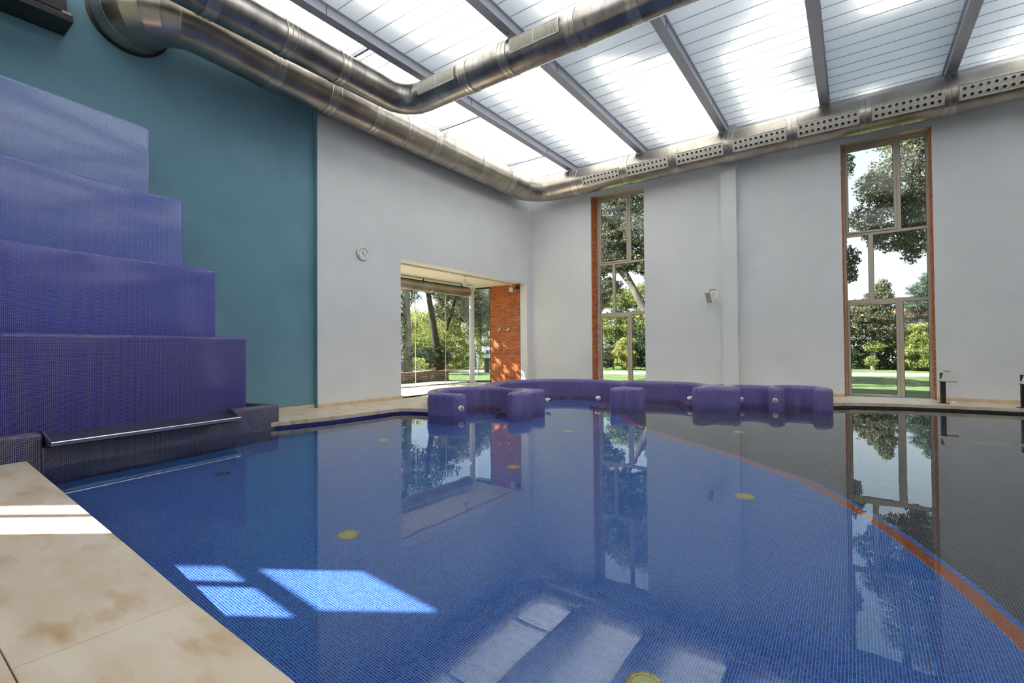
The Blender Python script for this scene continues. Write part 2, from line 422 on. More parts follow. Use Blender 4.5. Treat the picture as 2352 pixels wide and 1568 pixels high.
# skirtings
def skirt(name, a, b_, nx, ny):
    box(name, (min(a[0], b_[0]) - (.0 if ny else 0), min(a[1], b_[1]), 0.0), (max(a[0], b_[0]), max(a[1], b_[1]), .075), M['skirt'], bevel=.004, seg=1)['kind'] = 'structure'
skirt('baseboard_far', (WR1 + .0, D - .02), (EX, D), 0, 1)
skirt('baseboard_far', (WL1, D - .02), (-2.99, D), 0, 1)
skirt('baseboard_far', (-2.62, D - .02), (WR0, D), 0, 1)
skirt('baseboard_far', (WX, D - .02), (WL0, D), 0, 1)
skirt('baseboard_left', (WX, 6.05), (WX + .02, OP0 + .06), 1, 0)
skirt('baseboard_left', (BX, 4.6), (BX + .02, 6.03), 1, 0)

# ------------------------------------------------------------------ deck
near_edge = [(-7.82, 1.255), (-3.78, 1.084), (-2.72, 1.034), (-1.73, 1.006), (3, .96), (EX, .95)]
far_left_edge = [(-8.27, 4.343), (-8.17, 4.8), (-8.042, 5.373), (-8.0, 6.2), (-7.976, 6.839), (-7.92, 7.0), (-7.789, 7.097), (-7.56, 7.17), (-7.40, 7.20), (-7.28, 7.26)]
tub_back = [(-7.45, 7.5), (-7.9, 8.4), (-7.7, 9.3), (-8.25, 10.2), (-8.3, 11.2), (-7.9, 12.2), (-7.0, 12.95), (-5.9, 13.0), (-4.9, 12.95), (-4.0, 13.25), (-3.1, 12.95), (-2.2, 12.95), (-1.2, 13.3), (-.6, 13.0), (-.5, 12.72)]
right_edge = [(-.446, 12.735), (-.054, 13.095), (.926, 13.382), (1.8, 13.49), (2.71, 13.56), (EX, 13.7)]
deck_near = [(BX, NY), (EX, NY)] + near_edge[::-1] + [(-7.95, 1.25), (BX, 1.25)]
deck_far = far_left_edge + tub_back + right_edge + [(EX, D - .002), (WX + .002, D - .002), (WX + .002, 6.04), (BX + .002, 6.04), (BX + .002, 4.343)]
deck_alcove = [(WX, OP0 + .002), (WX, OP1 - .002), (-12.0, OP1 - .002), (-12.0, 7.202), (WX - .302, 7.202), (WX - .302, OP0 + .002)]
floor = empty('floor', (0, 0, 0), kind='structure')
def lay(poly, x0, y0, dx, dy, brick=False):
    xs_ = [p[0] for p in poly]; ys_ = [p[1] for p in poly]
    j = math.floor((min(ys_) - y0) / dy)
    while y0 + j * dy < max(ys_):
        off = (dx * .42 if (brick and j % 2) else 0)
        i = math.floor((min(xs_) - x0 - off) / dx)
        while x0 + off + i * dx < max(xs_):
            c = clip(poly, (x0 + off + i * dx + .0025, y0 + j * dy + .0025), (x0 + off + (i + 1) * dx - .0025, y0 + (j + 1) * dy - .0025))
            for c_ in c: prism('slab', c_, -.07, 0, M['slab'], floor, bevel=.003)
            i += 1
        j += 1
lay(deck_near, -4.2, .40, 1.466, .9, True)
lay(deck_far, -8.45, 4.6, 1.5, 1.25, True)
lay(deck_alcove, WX - 1.5, 4.6, 1.5, 1.25, True)
# screed under the slabs, a little behind their edge; its face is the tiled pool wall
def ribbon(name, pts, z0, z1, mat, closed=False):
    bm = bmesh.new(); uvs = []; d = 0; cols = []
    for i, p in enumerate(pts):
        if i: d += math.hypot(p[0] - pts[i - 1][0], p[1] - pts[i - 1][1])
        cols.append((bm.verts.new((p[0], p[1], z0)), bm.verts.new((p[0], p[1], z1)), d))
    uvl = bm.loops.layers.uv.new('UVMap')
    for a, b_ in zip(cols, cols[1:]):
        f = bm.faces.new((a[0], b_[0], b_[1], a[1]))
        for lp, uvv in zip(f.loops, ((a[2], z0), (b_[2], z0), (b_[2], z1), (a[2], z1))): lp[uvl].uv = uvv
    o = from_bm(name, bm, mat); o['kind'] = 'structure'; return o
ribbon('pool_wall', [(x, y - .23) for x, y in near_edge], FZ, -.069, M['pool_wall'])
ribbon('pool_wall', [(x - .03, y) for x, y in far_left_edge[:6]] + [(x, y + .04) for x, y in far_left_edge[6:]], FZ, -.069, M['pool_wall'])
ribbon('pool_wall', [(x + .02, y + .035) for x, y in right_edge[:3]] + [(x, y + .05) for x, y in right_edge[3:]], FZ, -.069, M['floor_dark'])
for nm, poly in (('deck_bed', [(BX, NY), (EX, NY)] + [(x, y - .035) for x, y in near_edge[::-1]] + [(-7.95, 1.21), (BX, 1.21)]),
                 ('deck_bed', [(x - .04, y + .04) for x, y in far_left_edge] + tub_back + [(x, y + .06) for x, y in right_edge] + [(EX, D), (WX, D), (WX, OP1), (-12.0, OP1), (-12.0, 7.2), (WX - .299, 7.2), (WX - .299, OP0), (WX, OP0), (WX, 6.05), (BX, 6.05), (BX, 4.343)])):
    r_ = delaunay_2d_cdt([Vector(p) for p in poly], [], [list(range(len(poly)))], 1, 1e-5); bm = bmesh.new(); vv = [bm.verts.new((p.x, p.y, -.068)) for p in r_[0]]
    for f in r_[2]: bm.faces.new([vv[i] for i in f])
    from_bm(nm, bm, M['joint'])['kind'] = 'structure'

# ------------------------------------------------------------------ pool floor
arc = [(-5.3, 12.2), (-4.44, 10.44), (-3.7, 9.33), (-2.56, 8.31), (-1.72, 7.77), (-1.02, 7.17), (-.52, 6.72), (-.12, 6.13), (.17, 5.62), (.38, 5.15), (.55, 4.75), (.68, 4.37), (.78, 4.04), (.9, 3.4), (.96, 2.6), (.93, 1.7), (.82, .8)]
def catmull(pts, n=8):
    out = []
    for i in range(len(pts) - 1):
        p0, p1, p2, p3 = (np.array(pts[max(i - 1, 0)]), np.array(pts[i]), np.array(pts[i + 1]), np.array(pts[min(i + 2, len(pts) - 1)]))
        for t in np.linspace(0, 1, n, endpoint=False):
            out.append(tuple(.5 * (2 * p1 + (p2 - p0) * t + (2 * p0 - 5 * p1 + 4 * p2 - p3) * t * t + (3 * p1 - p0 - 3 * p2 + p3) * t ** 3)))
    return out + [tuple(pts[-1])]
def offs(pts, d):
    out = []
    for i, p in enumerate(pts):
        a, b_ = pts[max(i - 1, 0)], pts[min(i + 1, len(pts) - 1)]
        tx, ty = b_[0] - a[0], b_[1] - a[1]; L_ = math.hypot(tx, ty) or 1
        out.append((p[0] - ty / L_ * d, p[1] + tx / L_ * d))
    return out
arc_s = catmull(arc, 6)
arc_b = offs(arc_s, .11)      # far side of the orange band
arc_c = offs(arc_s, .16)      # thin blue line beyond it
def flat(name, poly, z, mat, kind='structure', parent=None):
    bm = bmesh.new(); bm.faces.new([bm.verts.new((x, y, z)) for x, y in poly]); bmesh.ops.triangulate(bm, faces=bm.faces)
    bm.normal_update()
    for f in bm.faces:
        if f.normal.z < 0: f.normal_flip()
    o = from_bm(name, bm, mat, parent, uv=True)
    if kind: o['kind'] = kind
    return o
flat('pool_floor', arc_s + [(-9.6, .7), (-9.6, 13.6), (-5.4, 13.6)], FZ, M['floor_blue'])
flat('pool_floor_dark', arc_c + [(EX, .8), (EX, 14.0), (-5.4, 14.0)], FZ - .002, M['floor_dark'])
def strip(name, A, B, z, mat):
    bm = bmesh.new(); va = [bm.verts.new((x, y, z)) for x, y in A]; vb = [bm.verts.new((x, y, z)) for x, y in B]; uvl = bm.loops.layers.uv.new('UVMap'); d = 0
    for i in range(len(A) - 1):
        dd = math.hypot(A[i + 1][0] - A[i][0], A[i + 1][1] - A[i][1]); f = bm.faces.new((va[i], va[i + 1], vb[i + 1], vb[i]))
        w = math.hypot(A[i][0] - B[i][0], A[i][1] - B[i][1])
        for lp, uvv in zip(f.loops, ((d, 0), (d + dd, 0), (d + dd, w), (d, w))): lp[uvl].uv = uvv
        d += dd
    bm.normal_update()
    for f in bm.faces:
        if f.normal.z < 0: f.normal_flip()
    o = from_bm(name, bm, mat); o['kind'] = 'structure'; return o
strip('pool_floor_band', arc_s, arc_b, FZ + .001, M['floor_orange'])
strip('pool_floor_edge', arc_b, arc_c, FZ + .001, M['floor_blue'])
# water
wp = [(-9.3, .2), (EX, .2)] and [(-8.02, 1.3), (-8.02, 1.02), (-7.82, 1.02)] + [(x, y - .22) for x, y in near_edge[1:]] + [(x, y + .04) for x, y in right_edge[::-1]] + [(-.6, 13.4), (-1.2, 13.7), (-2, 13.4), (-4, 13.6), (-6.2, 13.35), (-7.9, 12.6), (-8.4, 11), (-8.1, 9.6), (-8.05, 8.4), (-7.7, 7.6)] + [(x - .02, y + .03) for x, y in far_left_edge[::-1]] + [(-8.32, 4.3)]
water = flat('water', wp, WZ, M['water'])
water.cycles.is_caustics_caster = True
water.data.polygons.foreach_set('use_smooth', [True] * len(water.data.polygons))
for o in bpy.data.objects:
    if o.name.startswith('pool_floor'): o.cycles.is_caustics_receiver = True

# ------------------------------------------------------------------ tub wall (curved mosaic wall with five alcoves)
LOBES = [((-6.92, 8.42), .88), ((-6.33, 11.05), 1.74), ((-4.07, 12.0), 1.05), ((-1.97, 12.4), .36), ((-1.1, 12.75), .41)]
TH = .30
def sd_arc(X, Y, c, r, gap_dir, gap_half):
    """distance to the centre line of an open ring: ring minus a wedge around gap_dir"""
    dx, dy = X - c[0], Y - c[1]; a = np.arctan2(dy, dx); rel = np.abs((a - gap_dir + np.pi) % (2 * np.pi) - np.pi)
    ring = np.abs(np.hypot(dx, dy) - r)
    ends = []
    for s in (1, -1):
        t = gap_dir + s * gap_half; ends.append(np.hypot(dx - r * np.cos(t), dy - r * np.sin(t)))
    return np.where(rel >= gap_half, ring, np.minimum(ends[0], ends[1]))
def sd_seg(X, Y, p, q_):
    p, q_ = np.array(p), np.array(q_); d = q_ - p; t = np.clip(((X - p[0]) * d[0] + (Y - p[1]) * d[1]) / (d @ d), 0, 1)
    return np.hypot(X - p[0] - t * d[0], Y - p[1] - t * d[1])
def smin(a, b_, k):
    h = np.clip(.5 + .5 * (b_ - a) / k, 0, 1); return b_ * (1 - h) + a * h - k * h * (1 - h)
def box_sd(X, Y, c, ang, hx, hy, r):
    dx, dy = X - c[0], Y - c[1]; u = dx * np.cos(ang) + dy * np.sin(ang); v = -dx * np.sin(ang) + dy * np.cos(ang)
    qx, qy = np.abs(u) - hx + r, np.abs(v) - hy + r
    return np.hypot(np.maximum(qx, 0), np.maximum(qy, 0)) + np.minimum(np.maximum(qx, qy), 0) - r
def gap(c, p, q_):
    a = math.atan2(p[1] - c[1], p[0] - c[0]); b_ = math.atan2(q_[1] - c[1], q_[0] - c[0]); d = (b_ - a) % (2 * math.pi)
    return a + d / 2, d / 2
def tub_sdf(X, Y):
    E_ = [((-6.72, 7.50), (-5.88, 8.32)), ((-5.93, 9.50), (-4.92, 10.62)), ((-4.10, 11.02), (-3.10, 11.68)), ((-2.18, 12.15), (-1.62, 12.45)), ((-1.33, 12.48), (-.72, 12.58))]
    f = None
    for (c, r), (p, q_) in zip(LOBES, E_):
        g, h = gap(c, p, q_); th = TH if r > .5 else .27
        s = sd_arc(X, Y, c, r + th / 2, g, h) - th / 2
        f = s if f is None else smin(f, s, .12)
    blocks = [((-7.03, 7.50), .46, .40, .20), ((-5.96, 8.68), .60, .20, .26), ((-6.02, 9.62), .6, .16, .2), ((-4.66, 10.90), .46, .49, .20), ((-2.73, 12.00), .46, .53, .20), ((-1.46, 12.55), .2, .12, .22), ((-.62, 12.73), .3, .17, .22)]
    for c, a, hx, hy in blocks: f = smin(f, box_sd(X, Y, c, a, hx, hy, .07), .16)
    # joints between alcoves filled solid
    for p, q_, w in (((-4.55, 11.0), (-4.95, 12.2), .12), ((-2.75, 12.1), (-2.78, 12.9), .14), ((-1.47, 12.6), (-1.5, 12.9), .08), ((-6.05, 8.75), (-6.9, 9.45), .10)):
        f = smin(f, sd_seg(X, Y, p, q_) - w, .12)
    # keep the alcoves themselves open
    for (c, r) in LOBES: f = np.maximum(f, r * .999 - np.hypot(X - c[0], Y - c[1])) if r > 0 else f
    return f
GX, GY = np.arange(-8.8, .1, .03), np.arange(6.7, 13.9, .03)
XX, YY = np.meshgrid(GX, GY, indexing='ij'); SD = tub_sdf(XX, YY)
def contours(S, lev):
    segs = {}
    V = S - lev
    def pt(i, j, k, m_):
        a, b_ = V[i, j], V[k, m_]; t = a / (a - b_)
        return (GX[i] + (GX[k] - GX[i]) * t, GY[j] + (GY[m_] - GY[j]) * t)
    ii, jj = np.where((V[:-1, :-1] < 0) | (V[1:, :-1] < 0) | (V[:-1, 1:] < 0) | (V[1:, 1:] < 0))
    for i, j in zip(ii, jj):
        c = [(i, j), (i + 1, j), (i + 1, j + 1), (i, j + 1)]; s = [V[p] < 0 for p in c]
        if all(s): continue
        cross = []
        for k in range(4):
            a, b_ = c[k], c[(k + 1) % 4]
            if s[k] != s[(k + 1) % 4]: cross.append((('e', min(a, b_), max(a, b_)), pt(*min(a, b_), *max(a, b_)), s[k]))
        if len(cross) == 2:
            a, b_ = cross if cross[0][2] else cross[::-1]
            segs[a[0]] = (b_[0], a[1])
        elif len(cross) == 4:
            for k in range(4):
                if cross[k][2]: segs[cross[k][0]] = (cross[(k + 1) % 4][0], cross[k][1])
    loops = []
    while segs:
        k0 = next(iter(segs)); k = k0; lp = []
        while k in segs:
            nx, p = segs.pop(k); lp.append(p); k = nx
        if len(lp) > 12: loops.append(lp)
    return loops
def smooth_loop(lp, it=2):
    a = np.array(lp)
    for _ in range(it): a = .25 * np.roll(a, 1, 0) + .5 * a + .25 * np.roll(a, -1, 0)
    return a
TUBZ, RR = .335, .085
levels = [0, -.008, -.025, -.050, -.085]
verts2, cons, zl = [], [], []
rings0 = []
for lev in levels:
    dpt = -lev; z = TUBZ - RR + math.sqrt(max(RR * RR - (RR - min(dpt, RR)) ** 2, 0))
    for lp in contours(SD, lev):
        a = smooth_loop(lp)[::2]
        st = len(verts2)
        verts2 += [Vector((float(p[0]), float(p[1]))) for p in a]; zl += [z] * len(a)
        cons += [(st + k, st + (k + 1) % len(a)) for k in range(len(a))]
        if lev == 0: rings0.append([(float(p[0]), float(p[1])) for p in a])
res = delaunay_2d_cdt(verts2, cons, [], 0, 1e-5)
bm = bmesh.new(); bv = []
ov = [o[0] if o else -1 for o in res[3]]
for co, oi in zip(res[0], ov): bv.append(bm.verts.new((co.x, co.y, zl[oi] if oi >= 0 else TUBZ)))
def sd_at(x, y):
    return float(tub_sdf(np.array([x]), np.array([y]))[0])
tri_c = np.array([[sum(res[0][i].x for i in f) / 3, sum(res[0][i].y for i in f) / 3] for f in res[2]])
tri_s = tub_sdf(tri_c[:, 0], tri_c[:, 1])
uvl = bm.loops.layers.uv.new('UVMap')
for f, s in zip(res[2], tri_s):
    if s < .004:
        try: fc = bm.faces.new([bv[i] for i in f])
        except ValueError: continue
        fc.normal_update()
        if fc.normal.z < 0: fc.normal_flip()
        for lp in fc.loops: lp[uvl].uv = (lp.vert.co.x, lp.vert.co.y)
tub = empty('massage_pool_wall', (-5, 11, FZ), 'curved violet mosaic wall of five rounded massage alcoves standing in the far end of the pool', 'pool wall')
for ring in rings0:
    n_ = len(ring); d = 0; lo, hi, dd = [], [], []
    for x, y in ring + [ring[0]]:
        if lo: d += math.hypot(x - px_, y - py_)
        px_, py_ = x, y
        lo.append(bm.verts.new((x, y, FZ))); hi.append(bm.verts.new((x, y, TUBZ - RR))); dd.append(d)
    for i in range(n_):
        f = bm.faces.new((lo[i], lo[i + 1], hi[i + 1], hi[i]))
        for lp, uvv in zip(f.loops, ((dd[i], FZ), (dd[i + 1], FZ), (dd[i + 1], TUBZ - RR), (dd[i], TUBZ - RR))): lp[uvl].uv = uvv
bmesh.ops.remove_doubles(bm, verts=bm.verts, dist=1e-4)
loose = [v for v in bm.verts if not v.link_faces]; bmesh.ops.delete(bm, geom=loose, context='VERTS')
bmesh.ops.recalc_face_normals(bm, faces=bm.faces)
from_bm('mosaic_wall', bm, M['tub'], tub, smooth=True, sharp=math.radians(60))
# benches inside the alcoves, just under the water
for (c, r), a0, a1, w in ((LOBES[0], -.1, 3.6, .38), (LOBES[1], -.5, 3.9, .42), (LOBES[2], -.3, 3.5, .40), (LOBES[3], -.2, 3.3, .2), (LOBES[4], -.2, 3.3, .22)):
    bm = bmesh.new(); uvl = bm.loops.layers.uv.new('UVMap'); prev = None
    for k in range(33):
        t = a0 + (a1 - a0) * k / 32; ring = []
        for rr_, z in ((r + .05, -.20), (r - w, -.20), (r - w, FZ)): ring.append(bm.verts.new((c[0] + rr_ * math.cos(t), c[1] + rr_ * math.sin(t), z)))
        if prev:
            for q_ in (0, 1):
                f = bm.faces.new((prev[q_], ring[q_], ring[q_ + 1], prev[q_ + 1]))
                for lp in f.loops: lp[uvl].uv = (lp.vert.co.x, lp.vert.co.y) if q_ == 0 else (t * r, lp.vert.co.z)
        prev = ring
    bmesh.ops.recalc_face_normals(bm, faces=bm.faces)
    from_bm('bench', bm, M['bench'], tub)
# white jet nozzles beside the alcoves
JETS = [((-6.55, 7.36), (.86, -.5)), ((-5.83, 9.58), (1, -.2)), ((-5.02, 10.58), (-.45, -.9)), ((-3.16, 11.66), (-.75, -.65)), ((-2.15, 12.08), (.8, -.6)), ((-1.46, 12.24), (.05, -1))]
def jet(x, y, dx, dy):
    d = Vector((dx, dy, 0)).normalized(); p = Vector((x, y, .05))
    p = p + d * .03
    a = cyl('jet_flange', p - d * .06, p + d * .010, .056, M['white_plastic'], tub, seg=24)
    cyl('jet_nozzle', p + d * .012, p + d * .035, .042, M['white_plastic'], a, r1=.036, seg=20)
    cyl('jet_tip', p + d * .035, p + d * .055, .032, M['chrome'], a, r1=.026, seg=16)
for (x, y), (dx, dy) in JETS: jet(x, y, dx, dy)

# ------------------------------------------------------------------ cascade fountain on the blue wall
th = math.atan2(-.1495, .9888)
O_ = Vector((-8.3, 3.5, 0)); uu = Vector((-.1495, .9888, 0)); nn = Vector((.9888, .1495, 0))
FR = Matrix(((uu.x, nn.x, 0, O_.x), (uu.y, nn.y, 0, O_.y), (0, 0, 1, 0), (0, 0, 0, 1)))   # local (along, out, up); left-handed, normals recalculated
casc = empty('cascade_fountain', (-8.6, 2.5, 0), 'stepped blue and violet mosaic cascade of four tiers rising against the blue wall', 'fountain')
def fbox(name, s0, s1, n0, n1, z0, z1, mat, bevel=.05, parent=casc, seg=3):
    bm = bmesh.new(); bm_box(bm, (s0, n0, z0), (s1, n1, z1), None, bevel, seg)
    bmesh.ops.transform(bm, matrix=FR, verts=bm.verts); bmesh.ops.recalc_face_normals(bm, faces=bm.faces)
    return from_bm(name, bm, mat, parent, smooth=True, uv=True, sharp=math.radians(50))
tz = [-.4, 1.489, 2.606, 3.711, 4.832]
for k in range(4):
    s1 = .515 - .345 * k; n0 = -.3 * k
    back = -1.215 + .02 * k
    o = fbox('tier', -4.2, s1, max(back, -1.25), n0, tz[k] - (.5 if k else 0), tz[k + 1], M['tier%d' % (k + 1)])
    o['label'] = ['deepest violet tier, the lowest', 'violet-blue tier above the lowest', 'cornflower blue tier below the palest', 'palest blue tier, the topmost'][k]
# basin in front, with a notch for the steel weir
BN = .16       # basin face stands this far in front of the lowest tier
fbox('basin_wall', -4.2, -2.14, -.02, BN, FZ, .31, M['basin'], .05)
fbox('basin_wall', .17, 1.02, -.02, BN, FZ, .31, M['basin'], .05)
fbox('basin_wall', -2.16, .19, -.02, BN, FZ, .13, M['basin'], .02)
bm = bmesh.new(); bm_box(bm, (.84, -1.12, FZ), (1.02, BN - .03, .309), None, .05, 3); bmesh.ops.transform(bm, matrix=FR, verts=bm.verts); bmesh.ops.recalc_face_normals(bm, faces=bm.faces)
from_bm('basin_wall', bm, M['basin'], casc, smooth=True, uv=True, sharp=math.radians(50))
fbox('basin_bed', .4, .9, -1.1, 0, -.3, .12, M['basin'], .0)
# steel weir: sloping tray with two cheeks and a rolled lip
weir = empty('steel_weir', FR @ Vector((-1, .2, .2)), 'long dark steel water spout tray resting in the notch of the fountain basin', 'water spout')
def fpoly(name, prof, s0, s1, mat, parent):
    bm = bmesh.new(); a = [bm.verts.new(FR @ Vector((s0, n_, z_))) for n_, z_ in prof]; b_ = [bm.verts.new(FR @ Vector((s1, n_, z_))) for n_, z_ in prof]
    bm.faces.new(a); bm.faces.new(b_[::-1]); k = len(prof)
    for i in range(k): bm.faces.new((a[i], b_[i], b_[(i + 1) % k], a[(i + 1) % k]))
    bmesh.ops.recalc_face_normals(bm, faces=bm.faces); return from_bm(name, bm, mat, parent)
fpoly('tray', [(-.02, .262), (.33, .198), (.33, .150), (.16, .135), (-.02, .135)], -2.13, .16, M['steel_plate'], weir)
fpoly('cheek', [(-.02, .315), (.10, .315), (.335, .200), (.335, .150), (.16, .13), (-.02, .13)], -2.142, -2.13, M['steel_plate'], weir)
fpoly('cheek', [(-.02, .315), (.10, .315), (.335, .200), (.335, .150), (.16, .13), (-.02, .13)], .16, .172, M['steel_plate'], weir)
cyl('rolled_lip', FR @ Vector((-2.142, .335, .190)), FR @ Vector((.172, .335, .190)), .014, M['chrome'], weir, seg=14)
# frayed white cord hanging on the basin wall
cd = [FR @ Vector((-3.4 + .05 * k, BN + .012, .03 + .012 * math.sin(k * 1.9) + .006 * k)) for k in range(16)]
tag(sweep('frayed_cord', cd, .006, M['white_plastic'], seg=6), 'short frayed white cord stuck on the dark basin wall above the deck corner', 'cord')

# ------------------------------------------------------------------ roof: beams, planks, added diffuser sheets
ceiling = empty('ceiling', (0, 6, CZ), kind='structure')
BEAMS = [-7.685, -5.25, -2.87, -.51, 1.84, 4.2, 6.56]
def beam(x):
    b_ = empty('roof_beam', (x, 6.5, 7.25), kind='structure')
    bm = bmesh.new(); bm_box(bm, (x - .095, NY, 7.25), (x + .095, D, 7.262)); bm_box(bm, (x - .08, NY, 7.262), (x + .08, D, CZ - .012)); bm_box(bm, (x - .115, NY, CZ - .012), (x + .115, D, CZ))
    from_bm('girder', bm, M['beam'], b_)
    for yj in (1.0, 5.0, 9.0, 12.6):
        box('splice_plate', (x + .08, yj, 7.262), (x + .086, yj + .012, CZ - .012), M['dark'], b_)
    box('end_plate', (x - .12, D - .42, 7.236), (x + .12, D - .005, 7.249), M['beam'], b_)
    box('shade_fin', (x - .09, NY, CZ + .02), (x + .09, D, CZ + 1.15), M['beam'], b_)  # unseen fin added above the roof so its shade falls on the planks
for x in BEAMS: beam(x)
for yj in (6.17, 9.70, 12.93, 2.6):
    box('purlin', (BX + .02, yj - .025, 7.36), (BEAMS[0] - .10, yj + .025, 7.44), M['beam'])['kind'] = 'structure'
bounds = [WX - .25] + BEAMS + [EX]
PW = .40
for i in range(len(bounds) - 1):
    x0, x1 = bounds[i] + (.10 if i else 0), bounds[i + 1] - (.10 if i + 1 < len(bounds) - 1 else 0)
    me = None; y = NY
    while y < D - .05:
        if me is None:
            bm = bmesh.new(); bm_box(bm, (0, .0012, 0), (x1 - x0, PW - .0012, .022)); bm_box(bm, (0, .003, -.009), (x1 - x0, .009, 0))
            me = bpy.data.meshes.new('plank'); bm.to_mesh(me); bm.free(); me.materials.append(M['sheet'])
        o = bpy.data.objects.new('plank', me); COL.objects.link(o); o.parent = ceiling; o.matrix_parent_inverse = Matrix.Translation((0, 6, CZ)).inverted(); o.location = (x0, y, CZ)
        y += PW
    box('diffuser_sheet', (x0, NY, CZ + .26), (x1, D, CZ + .28), M['sheet_out'], ceiling)  # unseen second layer added to soften shadow edges on the planks
# flashing that closes the edge above the walls
for lo, hi in (((BX - .2, NY - .3, TOPZ - .02), (WX - .2, D + .42, TOPZ + .03)), ((EX, NY - .3, TOPZ - .02), (EX + .3, D + .42, TOPZ + .03)), ((BX, D, TOPZ - .02), (EX, D + .42, TOPZ + .03)), ((BX, NY - .3, TOPZ - .02), (EX, NY, TOPZ + .03))):
    box('parapet_cap', lo, hi, M['beam'])['kind'] = 'structure'

# ------------------------------------------------------------------ ducts
def tube_parts(parent, pts, r, mat, mesh_name='duct_segment', seg=40):
    return sweep(mesh_name, pts, r, mat, parent, seg=seg, caps=False)
def bands(parent, p, d, r, n_=3, gap_=.11, mat='band'):
    p, d = Vector(p), Vector(d).normalized(); w = gap_ * (n_ - 1)
    sweep('coupling', [p - d * (w / 2), p + d * (w / 2)], r + .004, M[mat], parent, seg=40, caps=False)
    for k in range(n_):
        q_ = p + d * (-w / 2 + k * gap_)
        sweep('bead', [q_ - d * .010, q_ - d * .005, q_ + d * .005, q_ + d * .010], [r + .004, r + .014, r + .014, r + .004], M[mat], parent, seg=40, caps=False)
def elbow(parent, c, R_, a0, a1, z, r, mat, gores=6, r_first=None):
    r_end = r; r_first = r if r_first is None else r_first
    for k in range(gores):
        t0, t1 = a0 + (a1 - a0) * k / gores, a0 + (a1 - a0) * (k + 1) / gores
        ra, rb = (r_first + (r_end - r_first) * q_ / gores for q_ in (k, k + 1))
        # mitred gore: straight piece between two planes through the bend centre
        bm = bmesh.new(); seg = 40; rings = []
        for t, r in ((t0, ra), (t1, rb)):
            rad = Vector((math.cos(t), math.sin(t), 0)); ctr = Vector((c[0], c[1], z)) + rad * R_
            rings.append([bm.verts.new(ctr + r * (math.cos(u) * rad + math.sin(u) * Vector((0, 0, 1)))) for u in (2 * math.pi * j / seg for j in range(seg))])
        for j in range(seg): bm.faces.new((rings[0][j], rings[0][(j + 1) % seg], rings[1][(j + 1) % seg], rings[1][j]))
        bmesh.ops.recalc_face_normals(bm, faces=bm.faces)
        from_bm('elbow_gore', bm, M[mat], parent, smooth=True, sharp=math.radians(40))
        r = ra
        if k:
            rad = Vector((math.cos(t0), math.sin(t0), 0)); tg = Vector((-rad.y, rad.x, 0)); ctr = Vector((c[0], c[1], z)) + rad * R_
            bm = bmesh.new(); rg = []
            for off, rr_ in ((-.006, r - .001), (0, r + .006), (.006, r - .001)):
                rg.append([bm.verts.new(ctr + tg * off + rr_ * (math.cos(u) * rad + math.sin(u) * Vector((0, 0, 1)))) for u in (2 * math.pi * j / seg for j in range(seg))])
            for a, b_ in zip(rg, rg[1:]):
                for j in range(seg): bm.faces.new((a[j], a[(j + 1) % seg], b_[(j + 1) % seg], b_[j]))
            from_bm('seam', bm, M[mat], parent, smooth=True)

ZD = 6.72
AX, AY, AR = -9.09, 14.05, .405
ductA = empty('ventilation_duct', (AX, 8, ZD), 'large round steel duct running above the clock and along the tall windows, with perforated outlets', 'duct')
# bend out of the blue wall
fl = cyl('wall_flange', (BX, 2.72, ZD), (BX + .03, 2.72, ZD), .565, M['bronze'], ductA, seg=48)
elbow(ductA, (BX + .03, 3.36), .64, -math.pi / 2, 0, ZD, AR, 'duct', 6, .535)
AX0 = BX + .03 + .64
# slight run-in that brings the duct back beside the wall
sweep('duct_segment', [(AX0, 3.36, ZD), (AX0, 3.6, ZD), (AX, 4.7, ZD)], AR, M['duct'], ductA, seg=40, caps=False)
ycs = [4.77, 5.99, 7.14, 8.09, 9.0, 9.75, 10.98, 12.4]
ys2 = [4.7] + ycs + [13.15]
for a, b_ in zip(ys2, ys2[1:]): sweep('duct_segment', [(AX, a, ZD), (AX, b_, ZD)], AR, M['duct'], ductA, seg=40, caps=False)
for y in ycs: bands(ductA, (AX, y, ZD), (0, 1, 0), AR)
RB = .9
elbow(ductA, (AX + RB, 13.15), RB, math.pi, math.pi / 2, ZD, AR, 'duct', 7)
xcs = [-7.30] + [-5.59 + 1.472 * k for k in range(-0, 9)]
xs2 = [AX + RB] + xcs + [EX]
for a, b_ in zip(xs2, xs2[1:]): sweep('duct_segment', [(a, AY, ZD), (b_, AY, ZD)], AR, M['duct'], ductA, seg=40, caps=False)
for x in xcs: bands(ductA, (x, AY, ZD), (1, 0, 0), AR)

